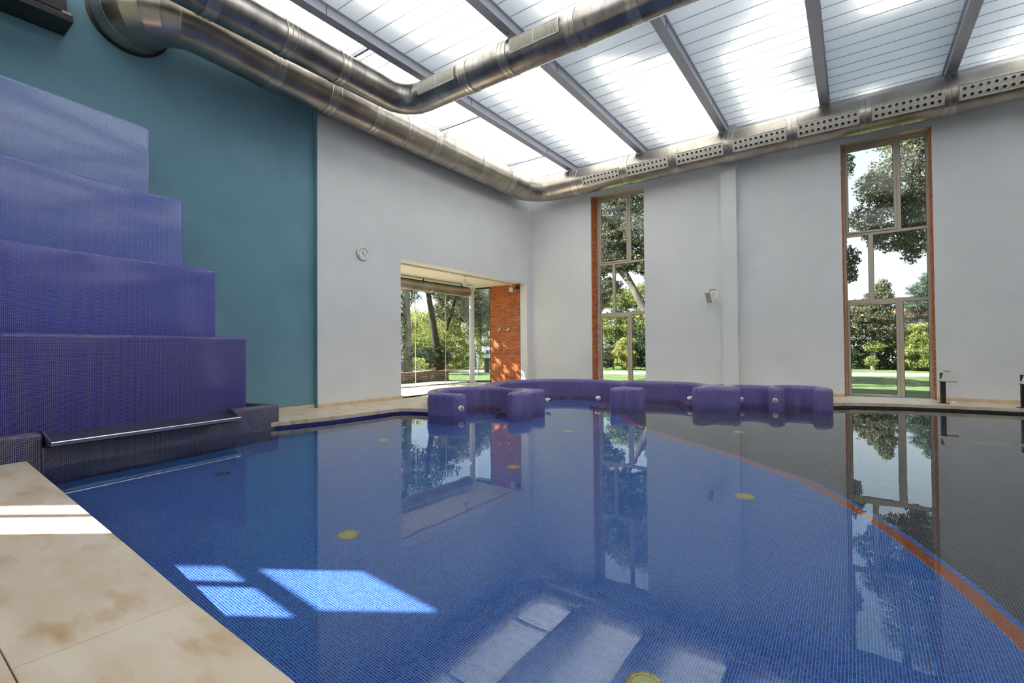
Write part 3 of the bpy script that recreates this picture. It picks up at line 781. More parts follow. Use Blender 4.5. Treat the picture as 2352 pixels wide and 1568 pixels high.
# perforated outlets: plate curved on the duct, 2 x 10 nozzles
def outlet(x0, x1):
    base = math.radians(21.3); r = AR + .012; h = .30; n_ = 8
    def pt(x, a, rr_): return Vector((x, AY - rr_ * math.cos(base + a), ZD - rr_ * math.sin(base + a)))
    half = h / 2 / r
    bm = bmesh.new(); g = []
    for k in range(n_ + 1):
        a = -half + 2 * half * k / n_
        g.append([bm.verts.new(pt(x, a, rr_)) for x, rr_ in ((x0, r - .01), (x0, r + .012), (x0 + .03, r + .012), (x0 + .034, r + .002), (x1 - .034, r + .002), (x1 - .03, r + .012), (x1, r + .012), (x1, r - .01))])
    for a, b_ in zip(g, g[1:]):
        for j in range(7): bm.faces.new((a[j], a[j + 1], b_[j + 1], b_[j]))
    bmesh.ops.recalc_face_normals(bm, faces=bm.faces)
    pl_ = from_bm('outlet_plate', bm, M['louvre'], ductA)
    for s in (-1, 1):
        a = half * s
        bm = bmesh.new(); bm_cyl(bm, pt(x0, a, r + .006), pt(x1, a, r + .006), .012, seg=8); from_bm('plate_rim', bm, M['louvre'], pl_, smooth=True)
    w = x1 - x0; pitch_ = (w - .16) / 9
    for k in range(10):
        for a in (-.165, .165):
            x = x0 + .08 + k * pitch_; d = (pt(x, a, 1) - pt(x, a, 0)).normalized(); p = pt(x, a, r)
            global NOZ, NOZH
            for src, nm in ((NOZ, 'nozzle'), (NOZH, 'bore')):
                o = bpy.data.objects.new(nm, src); COL.objects.link(o); o.parent = pl_
                q_ = d.to_track_quat('Z', 'Y').to_matrix().to_4x4(); q_.translation = p
                o.matrix_basis = q_
bm = bmesh.new(); seg = 16
rg = [[bm.verts.new((rr_ * math.cos(t), rr_ * math.sin(t), z)) for t in (2 * math.pi * j / seg for j in range(seg))] for rr_, z in ((.052, .0), (.047, .010), (.036, .012), (.031, .006))]
for a, b_ in zip(rg, rg[1:]):
    for j in range(seg): bm.faces.new((a[j], a[(j + 1) % seg], b_[(j + 1) % seg], b_[j]))
NOZ = bpy.data.meshes.new('nozzle'); bm.to_mesh(NOZ); bm.free(); NOZ.materials.append(M['louvre'])
bm = bmesh.new(); bm.faces.new([bm.verts.new((.031 * math.cos(t), .031 * math.sin(t), .0065)) for t in (2 * math.pi * j / 16 for j in range(16))])
NOZH = bpy.data.meshes.new('bore'); bm.to_mesh(NOZH); bm.free(); NOZH.materials.append(M['dark'])
for k in range(6): outlet(-6.965 + 1.4765 * k + (.0 if k else 0), -6.965 + 1.4765 * k + 1.245)
outlet(-6.965 + 1.4765 * 6, -6.965 + 1.4765 * 6 + 1.245)

# second, thinner duct
BXd, BYd, BR = -8.03, 7.285, .303
ductB = empty('ventilation_duct', (BXd, 4, ZD), 'thinner stained round duct above the pool with ribbed slot outlets', 'duct')
RB2 = .55
yb = [1.8, 3.25, 4.46, 5.55]
yl = [NY] + yb + [BYd - RB2]
for a, b_ in zip(yl, yl[1:]): sweep('duct_segment', [(BXd, a, ZD), (BXd, b_, ZD)], BR, M['duct_dirty'], ductB, seg=40, caps=False)
for y in yb: bands(ductB, (BXd, y, ZD), (0, 1, 0), BR, gap_=.09)
elbow(ductB, (BXd + RB2, BYd - RB2), RB2, math.pi, math.pi / 2, ZD, BR, 'duct_dirty', 6)
xb = [-6.18, -5.2, -3.8, -2.72, -1.2, .3, 1.8, 3.3, 4.8, 6.3]
xl = [BXd + RB2] + xb + [EX]
for a, b_ in zip(xl, xl[1:]): sweep('duct_segment', [(a, BYd, ZD), (b_, BYd, ZD)], BR, M['duct_dirty'], ductB, seg=40, caps=False)
for x in xb: bands(ductB, (x, BYd, ZD), (1, 0, 0), BR, gap_=.09)
def slot_outlet(x0, x1):
    a0 = math.radians(-2); h = .26; r = BR + .008
    def pt(x, a, rr_): return Vector((x, BYd - rr_ * math.cos(a0 + a), ZD - rr_ * math.sin(a0 + a)))
    half = h / 2 / r; bm = bmesh.new(); g = []
    for k in range(9):
        a = -half + 2 * half * k / 8
        g.append([bm.verts.new(pt(x, a, r)) for x in (x0, x1)])
    for a, b_ in zip(g, g[1:]): bm.faces.new((a[0], a[1], b_[1], b_[0]))
    bk = from_bm('outlet_plate', bm, M['dark'], ductB)
    for s in (-1, 1):
        bm = bmesh.new(); bm_cyl(bm, pt(x0, s * half, r + .006), pt(x1, s * half, r + .006), .014, seg=8); from_bm('plate_rim', bm, M['louvre'], bk, smooth=True)
    def rib(x, w, up):
        bm = bmesh.new(); g = []
        for k in range(9):
            a = -half + 2 * half * k / 8; g.append([bm.verts.new(pt(x + dx, a, r + dz)) for dx, dz in ((-w, 0), (-w, up), (w, up), (w, 0))])
        for a, b_ in zip(g, g[1:]):
            for j in range(3): bm.faces.new((a[j], a[j + 1], b_[j + 1], b_[j]))
        bmesh.ops.recalc_face_normals(bm, faces=bm.faces)
        from_bm('louvre', bm, M['louvre'], bk)
    rib(x0, .014, .018); rib(x1, .014, .018); rib((x0 + x1) / 2, .012, .016)
    n_ = 44
    for k in range(1, n_):
        if k != n_ // 2: rib(x0 + (x1 - x0) * k / n_, .006, .011)
slot_outlet(-7.35, -6.36); slot_outlet(-4.98, -3.98)
# straps that hang the ducts from the girders
for x in BEAMS:
    for (y, r, par) in ((AY, AR, ductA), (BYd, BR, ductB)):
        if x > BXd + .6 or y == AY and x > -8.1: box('hanger_strap', (x - .02, y - .004, ZD + r - .01), (x + .02, y + .004, 7.25), M['band'], par)
for y in (3.0, 6.17, 9.70, 12.93):
    box('hanger_strap', (AX - .02, y - .004, ZD + AR - .01), (AX + .02, y + .004, 7.37), M['band'], ductA)
for y in (1.0, 2.6, 6.17):
    box('hanger_strap', (BXd - .02, y - .004, ZD + BR - .01), (BXd + .02, y + .004, 7.40), M['band'], ductB)

# ------------------------------------------------------------------ tall windows
YF = 14.90
def tall_window(name, x0, x1, label):
    w = empty(name, (x0, YF, 0), kind='structure')
    f0, f1 = YF, YF + .07
    def bar(nm, a0, a1, z0, z1, dy=0, par=w): return box(nm, (a0, f0 - dy, z0), (a1, f1, z1), M['tan'], par, bevel=.004, seg=1)
    bar('frame_stile', x0, x0 + .085, 0, WTOP, .0); bar('frame_stile', x1 - .085, x1, 0, WTOP, .0)
    bar('frame_head', x0 + .085, x1 - .085, 6.25, WTOP); bar('frame_sill', x0 + .085, x1 - .085, 0, .02)
    bar('transom', x0 + .085, x1 - .085, 4.03, 4.10); bar('transom', x0 + .085, x1 - .085, 2.33, 2.42)
    W_ = x1 - x0
    r1, r2, r3 = x0 + 1.105, x0 + .58, x0 + 1.105
    bar('mullion', r1 - .01, r1 + .075, 4.10, 6.25); bar('mullion', r2 - .05, r2 + .05, 2.42, 4.03); bar('mullion', r3 - .01, r3 + .08, .02, 2.33)
    def sash(a0, a1, z0, z1):
        s = .05
        sh = box('sash', (a0, f0 - .025, z0), (a0 + s, f1 - .01, z1), M['tan'], w, bevel=.004, seg=1)
        for lo, hi in (((a1 - s, z0), (a1, z1)), ((a0 + s, z0), (a1 - s, z0 + s)), ((a0 + s, z1 - s), (a1 - s, z1))):
            box('sash_rail', (lo[0], f0 - .025, lo[1]), (hi[0], f1 - .01, hi[1]), M['tan'], sh, bevel=.004, seg=1)
        return a0 + s, a1 - s, z0 + s, z1 - s
    def pane(a0, a1, z0, z1):
        g_ = .008
        p = box('pane', (a0, f0 + .03, z0), (a1, f0 + .036, z1), M['pane'], w)
        for lo, hi in (((a0, z0), (a0 + g_, z1)), ((a1 - g_, z0), (a1, z1)), ((a0 + g_, z0), (a1 - g_, z0 + g_)), ((a0 + g_, z1 - g_), (a1 - g_, z1))):
            box('gasket', (lo[0], f0 + .012, lo[1]), (hi[0], f0 + .029, hi[1]), M['gasket'], p)
    pane(*sash(x0 + .085, r1 - .01, 4.10, 6.25)); pane(r1 + .075, x1 - .085, 4.10, 6.25)
    pane(x0 + .085, r2 - .05, 2.42, 4.03); pane(r2 + .05, x1 - .085, 2.42, 4.03)
    pane(*sash(x0 + .085, r3 - .01, .02, 2.33)); pane(r3 + .08, x1 - .085, .02, 2.33)
    for z in (6.27, 2.34):
        box('catch', (x0 + .53, f0 - .045, z - .02), (x0 + .61, f0 - .001, z + .03), M['tan'], w, bevel=.006)
    return w
tall_window('window_1', -7.04, -5.31, '')
tall_window('window_2', -.20, 1.53, '')
# outer masonry leaf around both frames (the wall is thick)
# exposed brick linings in the reveals
def brick_me(L_, H_, T_, mat='brick'):
    bm = bmesh.new(); bm_box(bm, (0, 0, 0), (L_, T_, H_), None, .004, 1); me = bpy.data.meshes.new('brick'); bm.to_mesh(me); bm.free(); me.materials.append(M[mat]); return me
BM_ = {}
def brick_run(parent, origin, along, out, length, z0, z1, bl=.245, bh=.062, j=.010, first=.13):
    """courses of bricks from origin; 'along' and 'out' are unit vectors"""
    along, out = Vector(along).normalized(), Vector(out).normalized()
    z = z0; c = 0
    while z + bh <= z1 + .02:
        s = 0; k = 0
        while s < length - .02:
            L_ = first if (k == 0 and c % 2) else bl
            L_ = min(L_, length - s)
            key = (round(L_, 3), bh)
            if key not in BM_: BM_[key] = brick_me(L_, bh, .03)
            o = bpy.data.objects.new('brick', BM_[key]); COL.objects.link(o); o.parent = parent
            jit = random.uniform(-.0015, .0015)
            m4 = Matrix(((along.x, out.x, 0, origin[0] + along.x * s + out.x * jit), (along.y, out.y, 0, origin[1] + along.y * s + out.y * jit), (0, 0, 1, z), (0, 0, 0, 1)))
            o.matrix_basis = m4
            s += L_ + j; k += 1
        z += bh + j; c += 1
t1 = empty('trim_1', (0, 0, 0), kind='structure'); prism('mortar_bed', [(-7.16, D + .012), (-7.114, D + .012), (-7.050, YF), (-7.16, YF)], 0, WTOP, M['mortar'], t1)
d_ = Vector((-7.062 + 7.118, YF - D - .01, 0))
brick_run(t1, (-7.120, D + .008, 0), d_, (.98, -.18, 0), .305, .004, WTOP - .01, bl=.20, first=.095)
t2 = empty('trim_2', (0, 0, 0), kind='structure')
brick_run(t2, (1.531, D + .008, 0), (0, 1, 0), (-1, 0, 0), .292, .004, WTOP - .01, bl=.29, first=.14)
t3 = empty('trim_3', (0, 0, 0), kind='structure')
brick_run(t3, (-.203, D + .008, 0), (0, 1, 0), (1, 0, 0), .292, .004, WTOP - .01, bl=.29, first=.14)
# reveal head and window board
for x0, x1 in ((-7.12, -5.31), (-.20, 1.53)):
    box('trim_4', (x0, D + .002, WTOP - .012), (x1, YF + .1, WTOP), M['tan'])['kind'] = 'structure'
    box('trim_5', (x0, D - .01, -.068), (x1, YF + .09, -.001), M['slab'])['kind'] = 'structure'

# window behind the camera that throws the sun patches
wn_ = empty('window_3', (SW0, NY, 1.2), kind='structure')
def nb(nm, a0, a1, z0, z1): box(nm, (a0, NY - .2, z0), (a1, NY - .14, z1), M['tan'], wn_)
nb('frame_stile', SW0, -9.355, 1.2, 6.80); nb('frame_stile', -8.125, SW1, 1.2, 6.80); nb('frame_head', -9.355, -8.125, 6.52, 6.80); nb('frame_sill', -9.355, -8.125, 1.2, 1.26)
nb('transom', -9.355, -8.125, 5.42, 5.59); nb('mullion', -8.81, -8.75, 1.26, 5.42); nb('mullion', -9.355, -9.2, 5.59, 6.52); nb('mullion', -8.27, -8.125, 5.59, 6.52)

# ------------------------------------------------------------------ alcove behind the side wall
box('ceiling_alcove', (-12.3, 7.0, OPZ), (WX - .3, D + .3, OPZ + .25), M['cream'])['kind'] = 'structure'
box('wall_alcove_near', (-12.2, 6.95, -.3), (WX - .3, 7.2, OPZ), M['cream'])['kind'] = 'structure'
brick_wall = empty('wall_alcove_brick', (0, 0, 0), kind='structure')
box('mortar_bed', (-11.2, 14.315, -.06), (WX - .3, 14.6, OPZ), M['mortar'], brick_wall)
brick_run(brick_wall, (-11.195, 14.31, 0), (1, 0, 0), (0, -1, 0), 1.358, .004, OPZ - .02, bl=.262, bh=.064, first=.13)
gw = empty('window_4', (-12.0, 10, 0), kind='structure')
ysg = [7.25, 8.55, 9.9, 11.22, 12.68, 13.98]
for a, b_ in zip(ysg, ysg[1:]):
    box('pane', (-12.006, a + .004, .02), (-11.994, b_ - .004, OPZ - .02), M['pane'], gw)
    if a > 7.3: box('silicone_joint', (-12.008, a - .004, .02), (-11.990, a + .004, OPZ - .02), M['white_plastic'], gw)
box('frame_sill', (-12.03, 7.2, 0), (-11.97, 14.0, .02), M['bronze'], gw); box('frame_head', (-12.03, 7.2, OPZ - .05), (-11.97, 14.0, OPZ), M['bronze'], gw)
gw2 = empty('window_5', (-11.6, 14.3, 0), kind='structure')
box('pane', (-11.9, 14.33, .04), (-11.24, 14.342, OPZ - .06), M['pane'], gw2)
box('frame_sill', (-11.95, 14.30, 0), (-11.2, 14.37, .04), M['bronze'], gw2); box('frame_head', (-11.95, 14.30, OPZ - .06), (-11.2, 14.37, OPZ), M['bronze'], gw2)
box('frame_stile', (-11.24, 14.30, .04), (-11.195, 14.37, OPZ - .06), M['bronze'], gw2)
cyl('column_alcove', (-11.98, 14.12, 0), (-11.98, 14.12, OPZ), .105, M['wall'], seg=28)['kind'] = 'structure'
# thin duct under the alcove ceiling
ad = empty('alcove_duct', (-11.6, 10, 3.35), 'slim round metal duct under the cream alcove ceiling beside the glass', 'duct')
for a, b_ in ((7.3, 9.4), (9.4, 11.5), (11.5, 13.45)): sweep('duct_segment', [(-11.6, a, 3.34), (-11.6, b_, 3.34)], .165, M['duct'], ad, seg=28, caps=True)
for y in (9.4, 11.5, 13.43): bands(ad, (-11.6, y, 3.34), (0, 1, 0), .165, 2, .06)
for y in (8.5, 11.2, 13.1): box('hanger_strap', (-11.61, y, 3.50), (-11.59, y + .03, OPZ), M['dark'], ad)
# spotlight track
tr = empty('light_track', (-10.0, 11, 3.6), 'white lighting track fixed along the alcove ceiling edge', 'light track')
box('rail', (-10.02, 8.0, 3.585), (-9.98, 14.2, OPZ), M['fitting'], tr); box('rail_slot', (-10.006, 8.0, 3.580), (-9.994, 14.2, 3.5849), M['dark'], tr)
def spot(y, label):
    s = empty('spotlight', (-10, y, 3.58), label, 'spotlight', 'spotlights on the alcove track')
    box('adapter', (-10.03, y - .05, 3.545), (-9.97, y + .05, 3.585), M['fitting'], s, bevel=.005)
    cyl('arm', (-10, y + .03, 3.55), (-10, y + .03, 3.43), .012, M['chrome'], s, seg=10)
    cyl('lamp_body', (-10, y, 3.46), (-10.01, y + .01, 3.32), .062, M['fitting'], s, r1=.070, seg=20)
    cyl('lamp_rim', (-10.01, y + .01, 3.32), (-10.012, y + .011, 3.30), .074, M['fitting'], s, seg=20)
spot(11.45, 'white spotlight hanging in front of the round white alcove column')
spot(13.98, 'white spotlight hanging in front of the brick alcove wall')
sn = empty('motion_sensor', (-9.93, 14.29, 3.47), 'small black sensor at the top of the brick alcove wall', 'sensor')
box('housing', (-9.99, 14.22, 3.42), (-9.87, 14.292, 3.52), M['dark'], sn, bevel=.01); box('cable', (-9.945, 14.27, 3.52), (-9.935, 14.285, OPZ), M['bronze'], sn)
def tap(x, label):
    t_ = empty('wall_tap', (x, 14.28, 2.0), label, 'tap')
    cyl('rose', (x, 14.295, 2.0), (x, 14.27, 2.0), .04, M['chrome'], t_, seg=18)
    sweep('spout', [(x, 14.27, 2.0), (x, 14.22, 2.0), (x + .01, 14.18, 1.98), (x + .012, 14.17, 1.92), (x + .012, 14.17, 1.86)], [.02, .02, .022, .026, .03], M['chrome'], t_, seg=12)
    cyl('lever', (x, 14.23, 2.01), (x, 14.22, 2.07), .012, M['chrome'], t_, seg=10)
tap(-10.74, 'chrome wall tap on the brick wall, the one nearer the glass')
tap(-10.34, 'chrome wall tap on the brick wall, the one nearer the white jamb')

# ------------------------------------------------------------------ wall fittings
def clock():
    c = empty('wall_clock', (WX, 7.208, 3.554), 'round wall clock with silver rim on the white wall', 'clock')
    P = lambda d, a=0, r=0: Vector((WX + d, 7.208 + r * math.sin(a), 3.554 + r * math.cos(a)))
    cyl('case', P(.0), P(.035), .150, M['chrome'], c, seg=40)
    bm = bmesh.new(); n_ = 48; rg = []
    for rr_, d in ((.150, .035), (.146, .050), (.134, .050), (.130, .040)): rg.append([bm.verts.new(P(d, 2 * math.pi * k / n_, rr_)) for k in range(n_)])
    for a, b_ in zip(rg, rg[1:]):
        for k in range(n_): bm.faces.new((a[k], a[(k + 1) % n_], b_[(k + 1) % n_], b_[k]))
    bmesh.ops.recalc_face_normals(bm, faces=bm.faces); from_bm('rim', bm, M['chrome'], c, smooth=True)
    cyl('dial', P(.035), P(.040), .131, M['fitting'], c, seg=40)
    for h in range(1, 13):
        # seen by someone in the room the wall's right is +Y
        a = h * math.pi / 6; cu = bpy.data.curves.new('numeral', 'FONT'); cu.body = str(h); cu.size = .042; cu.align_x = 'CENTER'; cu.align_y = 'CENTER'; cu.extrude = .0008
        tmp = bpy.data.objects.new('numeral_text', cu); COL.objects.link(tmp); bpy.context.view_layer.update()
        me = bpy.data.meshes.new_from_object(tmp.evaluated_get(bpy.context.evaluated_depsgraph_get())); bpy.data.objects.remove(tmp); me.materials.clear(); me.materials.append(M['dark']); me.name = 'numeral'
        o = bpy.data.objects.new('numeral', me); COL.objects.link(o); o.parent = c
        o.matrix_parent_inverse = Matrix.Translation(c.location).inverted()
        p = P(.0415, a, .105); o.matrix_basis = Matrix(((0, 0, 1, p.x), (1, 0, 0, p.y), (0, 1, 0, p.z), (0, 0, 0, 1)))
    for nm, ang, ln, w in (('hour_hand', math.radians(-10), .065, .009), ('minute_hand', math.radians(118), .095, .006)):
        bm = bmesh.new(); d = .044; t = Vector((0, math.sin(ang), math.cos(ang))); s_ = Vector((0, math.cos(ang), -math.sin(ang))); o_ = P(d)
        for dd in (0, .002):
            pass
        vs = [bm.verts.new(o_ + t * a + s_ * b_ + Vector((dd, 0, 0))) for dd in (0, .002) for a, b_ in ((-.015, -w), (-.015, w), (ln, w * .35), (ln, -w * .35))]
        for f in ((0, 1, 2, 3), (7, 6, 5, 4), (0, 4, 5, 1), (1, 5, 6, 2), (2, 6, 7, 3), (3, 7, 4, 0)): bm.faces.new([vs[i] for i in f])
        bmesh.ops.recalc_face_normals(bm, faces=bm.faces); from_bm(nm, bm, M['dark'], c)
    cyl('hub', P(.040), P(.049), .008, M['dark'], c, seg=14)
clock()
def speaker():
    s = empty('wall_speaker', (-3.24, D, 2.68), 'small white tilted loudspeaker with a tan grille on the far wall beside the pilaster', 'speaker')
    ctr = Vector((-3.27, D - .30, 2.68)); rot = Matrix.Rotation(math.radians(-32), 4, 'Z') @ Matrix.Rotation(math.radians(16), 4, 'X')
    mt = Matrix.Translation(ctr) @ rot
    # cabinet tapers to the back (local -Y is the front)
    bm = bmesh.new(); f = [(-.105, -.10, -.165), (.105, -.10, -.165), (.105, -.10, .165), (-.105, -.10, .165)]; b_ = [(-.06, .10, -.12), (.06, .10, -.12), (.06, .10, .12), (-.06, .10, .12)]
    vs = [bm.verts.new(p) for p in f + b_]
    for q_ in ((0, 1, 2, 3), (7, 6, 5, 4), (0, 4, 5, 1), (1, 5, 6, 2), (2, 6, 7, 3), (3, 7, 4, 0)): bm.faces.new([vs[i] for i in q_])
    bmesh.ops.recalc_face_normals(bm, faces=bm.faces)
    bmesh.ops.bevel(bm, geom=list(bm.edges), offset=.014, segments=2, profile=.5, affect='EDGES'); bmesh.ops.transform(bm, matrix=mt, verts=bm.verts)
    from_bm('cabinet', bm, M['white_plastic'], s, smooth=True, sharp=math.radians(40))
    box('grille', (-.092, -.108, -.150), (.092, -.098, .150), plain('tan_speaker_cloth', (.40, .31, .23), .8), s, bevel=.006, mtx=mt)
    cyl('badge', mt @ Vector((0, -.107, -.11)), mt @ Vector((0, -.112, -.11)), .012, M['chrome'], s, seg=14)
    box('badge', (.03, -.111, .02), (.042, -.107, .10), M['red_led'], s, mtx=mt)
    sweep('bracket', [mt @ Vector((0, .0, .16)), mt @ Vector((0, .03, .20)), (-3.20, D - .14, 2.90), (-3.19, D - .02, 2.90)], .011, M['bronze'], s, seg=8)
    box('wall_plate', (-3.23, D - .02, 2.60), (-3.15, D - .001, 2.94), M['white_plastic'], s, bevel=.004)
    sweep('bracket', [mt @ Vector((0, .08, -.06)), (-3.19, D - .1, 2.63), (-3.19, D - .015, 2.63)], .014, M['white_plastic'], s, seg=8)
speaker()
# dark fan unit at the top of the blue wall
fu = empty('fan_unit', (-9.4, 1.3, 6.1), 'black box-shaped unit hung high on the blue wall', 'fan unit')
box('casing', (BX + .002, .45, 6.16), (-9.20, 1.86, 6.75), M['dark'], fu, bevel=.01)
box('bottom_frame', (BX + .002, .38, 6.02), (-9.14, 1.92, 6.12), M['dark'], fu, bevel=.008)
box('frame_edge', (BX + .01, 1.80, 6.12), (-9.16, 1.90, 6.16), plain('dull_aluminium', (.35, .3, .25), .4, .7), fu)
# ------------------------------------------------------------------ deck lamps
def bollard(x, y, rz, label):
    b_ = empty('deck_lamp', (x, y, 0), label, 'deck lamp'); b_.rotation_euler = (0, 0, 0)
    R_ = Matrix.Translation((x, y, 0)) @ Matrix.Rotation(rz, 4, 'Z')
    box('base_plate', (-.09, -.07, 0), (.09, .07, .010), M['bronze'], b_, bevel=.003, mtx=R_)
    box('post', (-.042, -.03, .010), (.042, .03, .66), M['bronze'], b_, bevel=.004, mtx=R_)
    # wedge hood: two sloping cheeks meeting at a narrow top
    bm = bmesh.new(); pr = [(-.045, .48), (.235, .48), (.235, .495), (.105, .69), (.015, .69), (-.045, .50)]
    a = [bm.verts.new((px_, -.075, z_)) for px_, z_ in pr]; c_ = [bm.verts.new((px_, -.068, z_)) for px_, z_ in pr]
    bm.faces.new(a); bm.faces.new(c_[::-1])
    for i in range(6): bm.faces.new((a[i], c_[i], c_[(i + 1) % 6], a[(i + 1) % 6]))
    bmesh.ops.recalc_face_normals(bm, faces=bm.faces); bmesh.ops.transform(bm, matrix=R_, verts=bm.verts); from_bm('hood_face', bm, M['cap'], b_)
    bm = bmesh.new(); pr2 = [(-.045, .47), (.235, .47), (.235, .480), (-.045, .480)]
    bm_box(bm, (-.045, -.075, .468), (.235, .075, .479)); bmesh.ops.transform(bm, matrix=R_, verts=bm.verts); from_bm('hood_base', bm, M['bronze'], b_)
    bm = bmesh.new(); bm_box(bm, (.012, -.075, .691), (.108, .075, .699)); bmesh.ops.transform(bm, matrix=R_, verts=bm.verts); from_bm('hood_top', bm, M['bronze'], b_)
    bm = bmesh.new(); vs = [bm.verts.new(p) for p in ((-.046, -.075, .49), (.014, -.075, .69), (.014, .075, .69), (-.046, .075, .49), (-.052, -.075, .49), (.008, -.075, .69), (.008, .075, .69), (-.052, .075, .49))]
    for f in ((0, 1, 2, 3), (7, 6, 5, 4), (0, 4, 5, 1), (1, 5, 6, 2), (2, 6, 7, 3), (3, 7, 4, 0)): bm.faces.new([vs[i] for i in f])
    bmesh.ops.recalc_face_normals(bm, faces=bm.faces); bmesh.ops.transform(bm, matrix=R_, verts=bm.verts); from_bm('hood_cheek', bm, M['cap'], b_)
    bm = bmesh.new(); vs = [bm.verts.new(p) for p in ((.235, -.075, .485), (.107, -.075, .69), (.107, .075, .69), (.235, .075, .485), (.241, -.075, .485), (.113, -.075, .69), (.113, .075, .69), (.241, .075, .485))]
    for f in ((0, 1, 2, 3), (7, 6, 5, 4), (0, 4, 5, 1), (1, 5, 6, 2), (2, 6, 7, 3), (3, 7, 4, 0)): bm.faces.new([vs[i] for i in f])
    bmesh.ops.recalc_face_normals(bm, faces=bm.faces); bmesh.ops.transform(bm, matrix=R_, verts=bm.verts); from_bm('hood_cheek', bm, M['cap'], b_)
bollard(1.56, 13.93, math.radians(14), 'dark steel deck lamp with an ivory wedge hood beside the brick-edged window')
bollard(2.735, 13.68, math.radians(8), 'dark steel deck lamp cut by the edge of the picture')
cp = empty('floor_outlet', (1.73, 14.0, 0), 'low white round cap on the deck beside the lamp', 'outlet')
cyl('cap_base', (1.73, 14.0, 0), (1.73, 14.0, .012), .085, M['white_plastic'], cp, seg=28); cyl('cap_top', (1.73, 14.0, .012), (1.73, 14.0, .05), .055, M['white_plastic'], cp, r1=.048, seg=28)

# ------------------------------------------------------------------ lights set in the pool floor
def pool_light(x, y, r, label, dark=False, group='round lights set in the blue pool floor'):
    p = empty('pool_light', (x, y, FZ), label, 'pool light', group)
    ring = M['grey_drain'] if dark else M['brass']
    bm = bmesh.new(); n_ = 32; rg = []
    for rr_, z in ((r, 0), (r * .97, .012), (r * .72, .014), (r * .68, .006)): rg.append([bm.verts.new((x + rr_ * math.cos(2 * math.pi * k / n_), y + rr_ * math.sin(2 * math.pi * k / n_), FZ + z)) for k in range(n_)])
    for a, b_ in zip(rg, rg[1:]):
        for k in range(n_): bm.faces.new((a[k], a[(k + 1) % n_], b_[(k + 1) % n_], b_[k]))
    bmesh.ops.recalc_face_normals(bm, faces=bm.faces); from_bm('rim', bm, ring, p, smooth=True)
    cyl('lens', (x, y, FZ + .001), (x, y, FZ + .008), r * .69, M['grey_drain'] if dark else M['brass'], p, seg=32)
    cyl('core', (x, y, FZ + .008), (x, y, FZ + .013), r * .28, M['grey_drain'] if dark else M['pale_lens'], p, seg=24)
    for k in range(8):
        a = 2 * math.pi * k / 8; q_ = (x + r * .84 * math.cos(a), y + r * .84 * math.sin(a))
        cyl('screw', (q_[0], q_[1], FZ + .012), (q_[0], q_[1], FZ + .017), r * .045, M['grey_drain'], p, seg=8)
pool_light(-3.92, 2.80, .10, 'yellowish round pool light below the clock side, near the sun patches')
pool_light(-1.02, 5.90, .10, 'yellowish round pool light close to the orange floor line')
pool_light(-3.88, 5.45, .10, 'yellowish round pool light in the middle of the blue floor')
pool_light(-6.79, 2.93, .10, 'dark unlit round fitting in the pool floor in front of the steel spout', True)
pool_light(-6.73, 5.53, .10, 'yellowish round pool light near the marble edge under the white wall')
pool_light(-4.43, 8.01, .10, 'yellowish round pool light just in front of the first massage alcoves')
pool_light(-1.74, 9.56, .10, 'pale round pool light in the dark floor before the massage wall')
pool_light(-1.00, 2.68, .11, 'large yellowish round pool light cut by the bottom of the picture')
gr = empty('floor_grate', (1.73, 10.46, FZ), 'faint greenish rectangular grate in the dark pool floor', 'grate')
box('grate_frame', (1.5, 10.36, FZ), (1.95, 10.56, FZ + .01), plain('green_grate', (.10, .22, .20), .5), gr)
for k in range(8): box('bar', (1.53 + .052 * k, 10.38, FZ + .01), (1.545 + .052 * k, 10.54, FZ + .02), M['grey_drain'], gr)

# ------------------------------------------------------------------ garden
bm = bmesh.new(); gx, gy = [-70, -12.1, EX + .3, 60], [-25, -1.9, 15.02, 90]
gv = [[bm.verts.new((x, y, -.16)) for y in gy] for x in gx]
for i in range(3):
    for j in range(3):
        if (i, j) != (1, 1): bm.faces.new((gv[i][j], gv[i + 1][j], gv[i + 1][j + 1], gv[i][j + 1]))
from_bm('lawn', bm, M['lawn'])['kind'] = 'structure'
flat('path', catmull([(-40, 20.5), (-28, 21.8), (-18, 22.8), (-10.5, 24.2), (-4, 26.2), (.6, 27.9), (8, 29.6), (30, 31)], 4) + catmull([(30, 35), (8, 33.2), (.6, 31.6), (-4, 30), (-10.5, 27.6), (-18, 25.8), (-28, 24.8), (-40, 23.8)], 4), -.15, M['path'])
flat('ground', [(-15.2, 6), (-12.1, 6), (-12.1, 15.2), (-13.6, 16.2), (-15.2, 15.4)], -.145, M['soil'])
flat('ground', [(-40, 34), (40, 38.5), (60, 60), (-60, 60)], -.155, plain('dark_soil', (.05, .05, .03), .9))  # dark brown ground behind the path
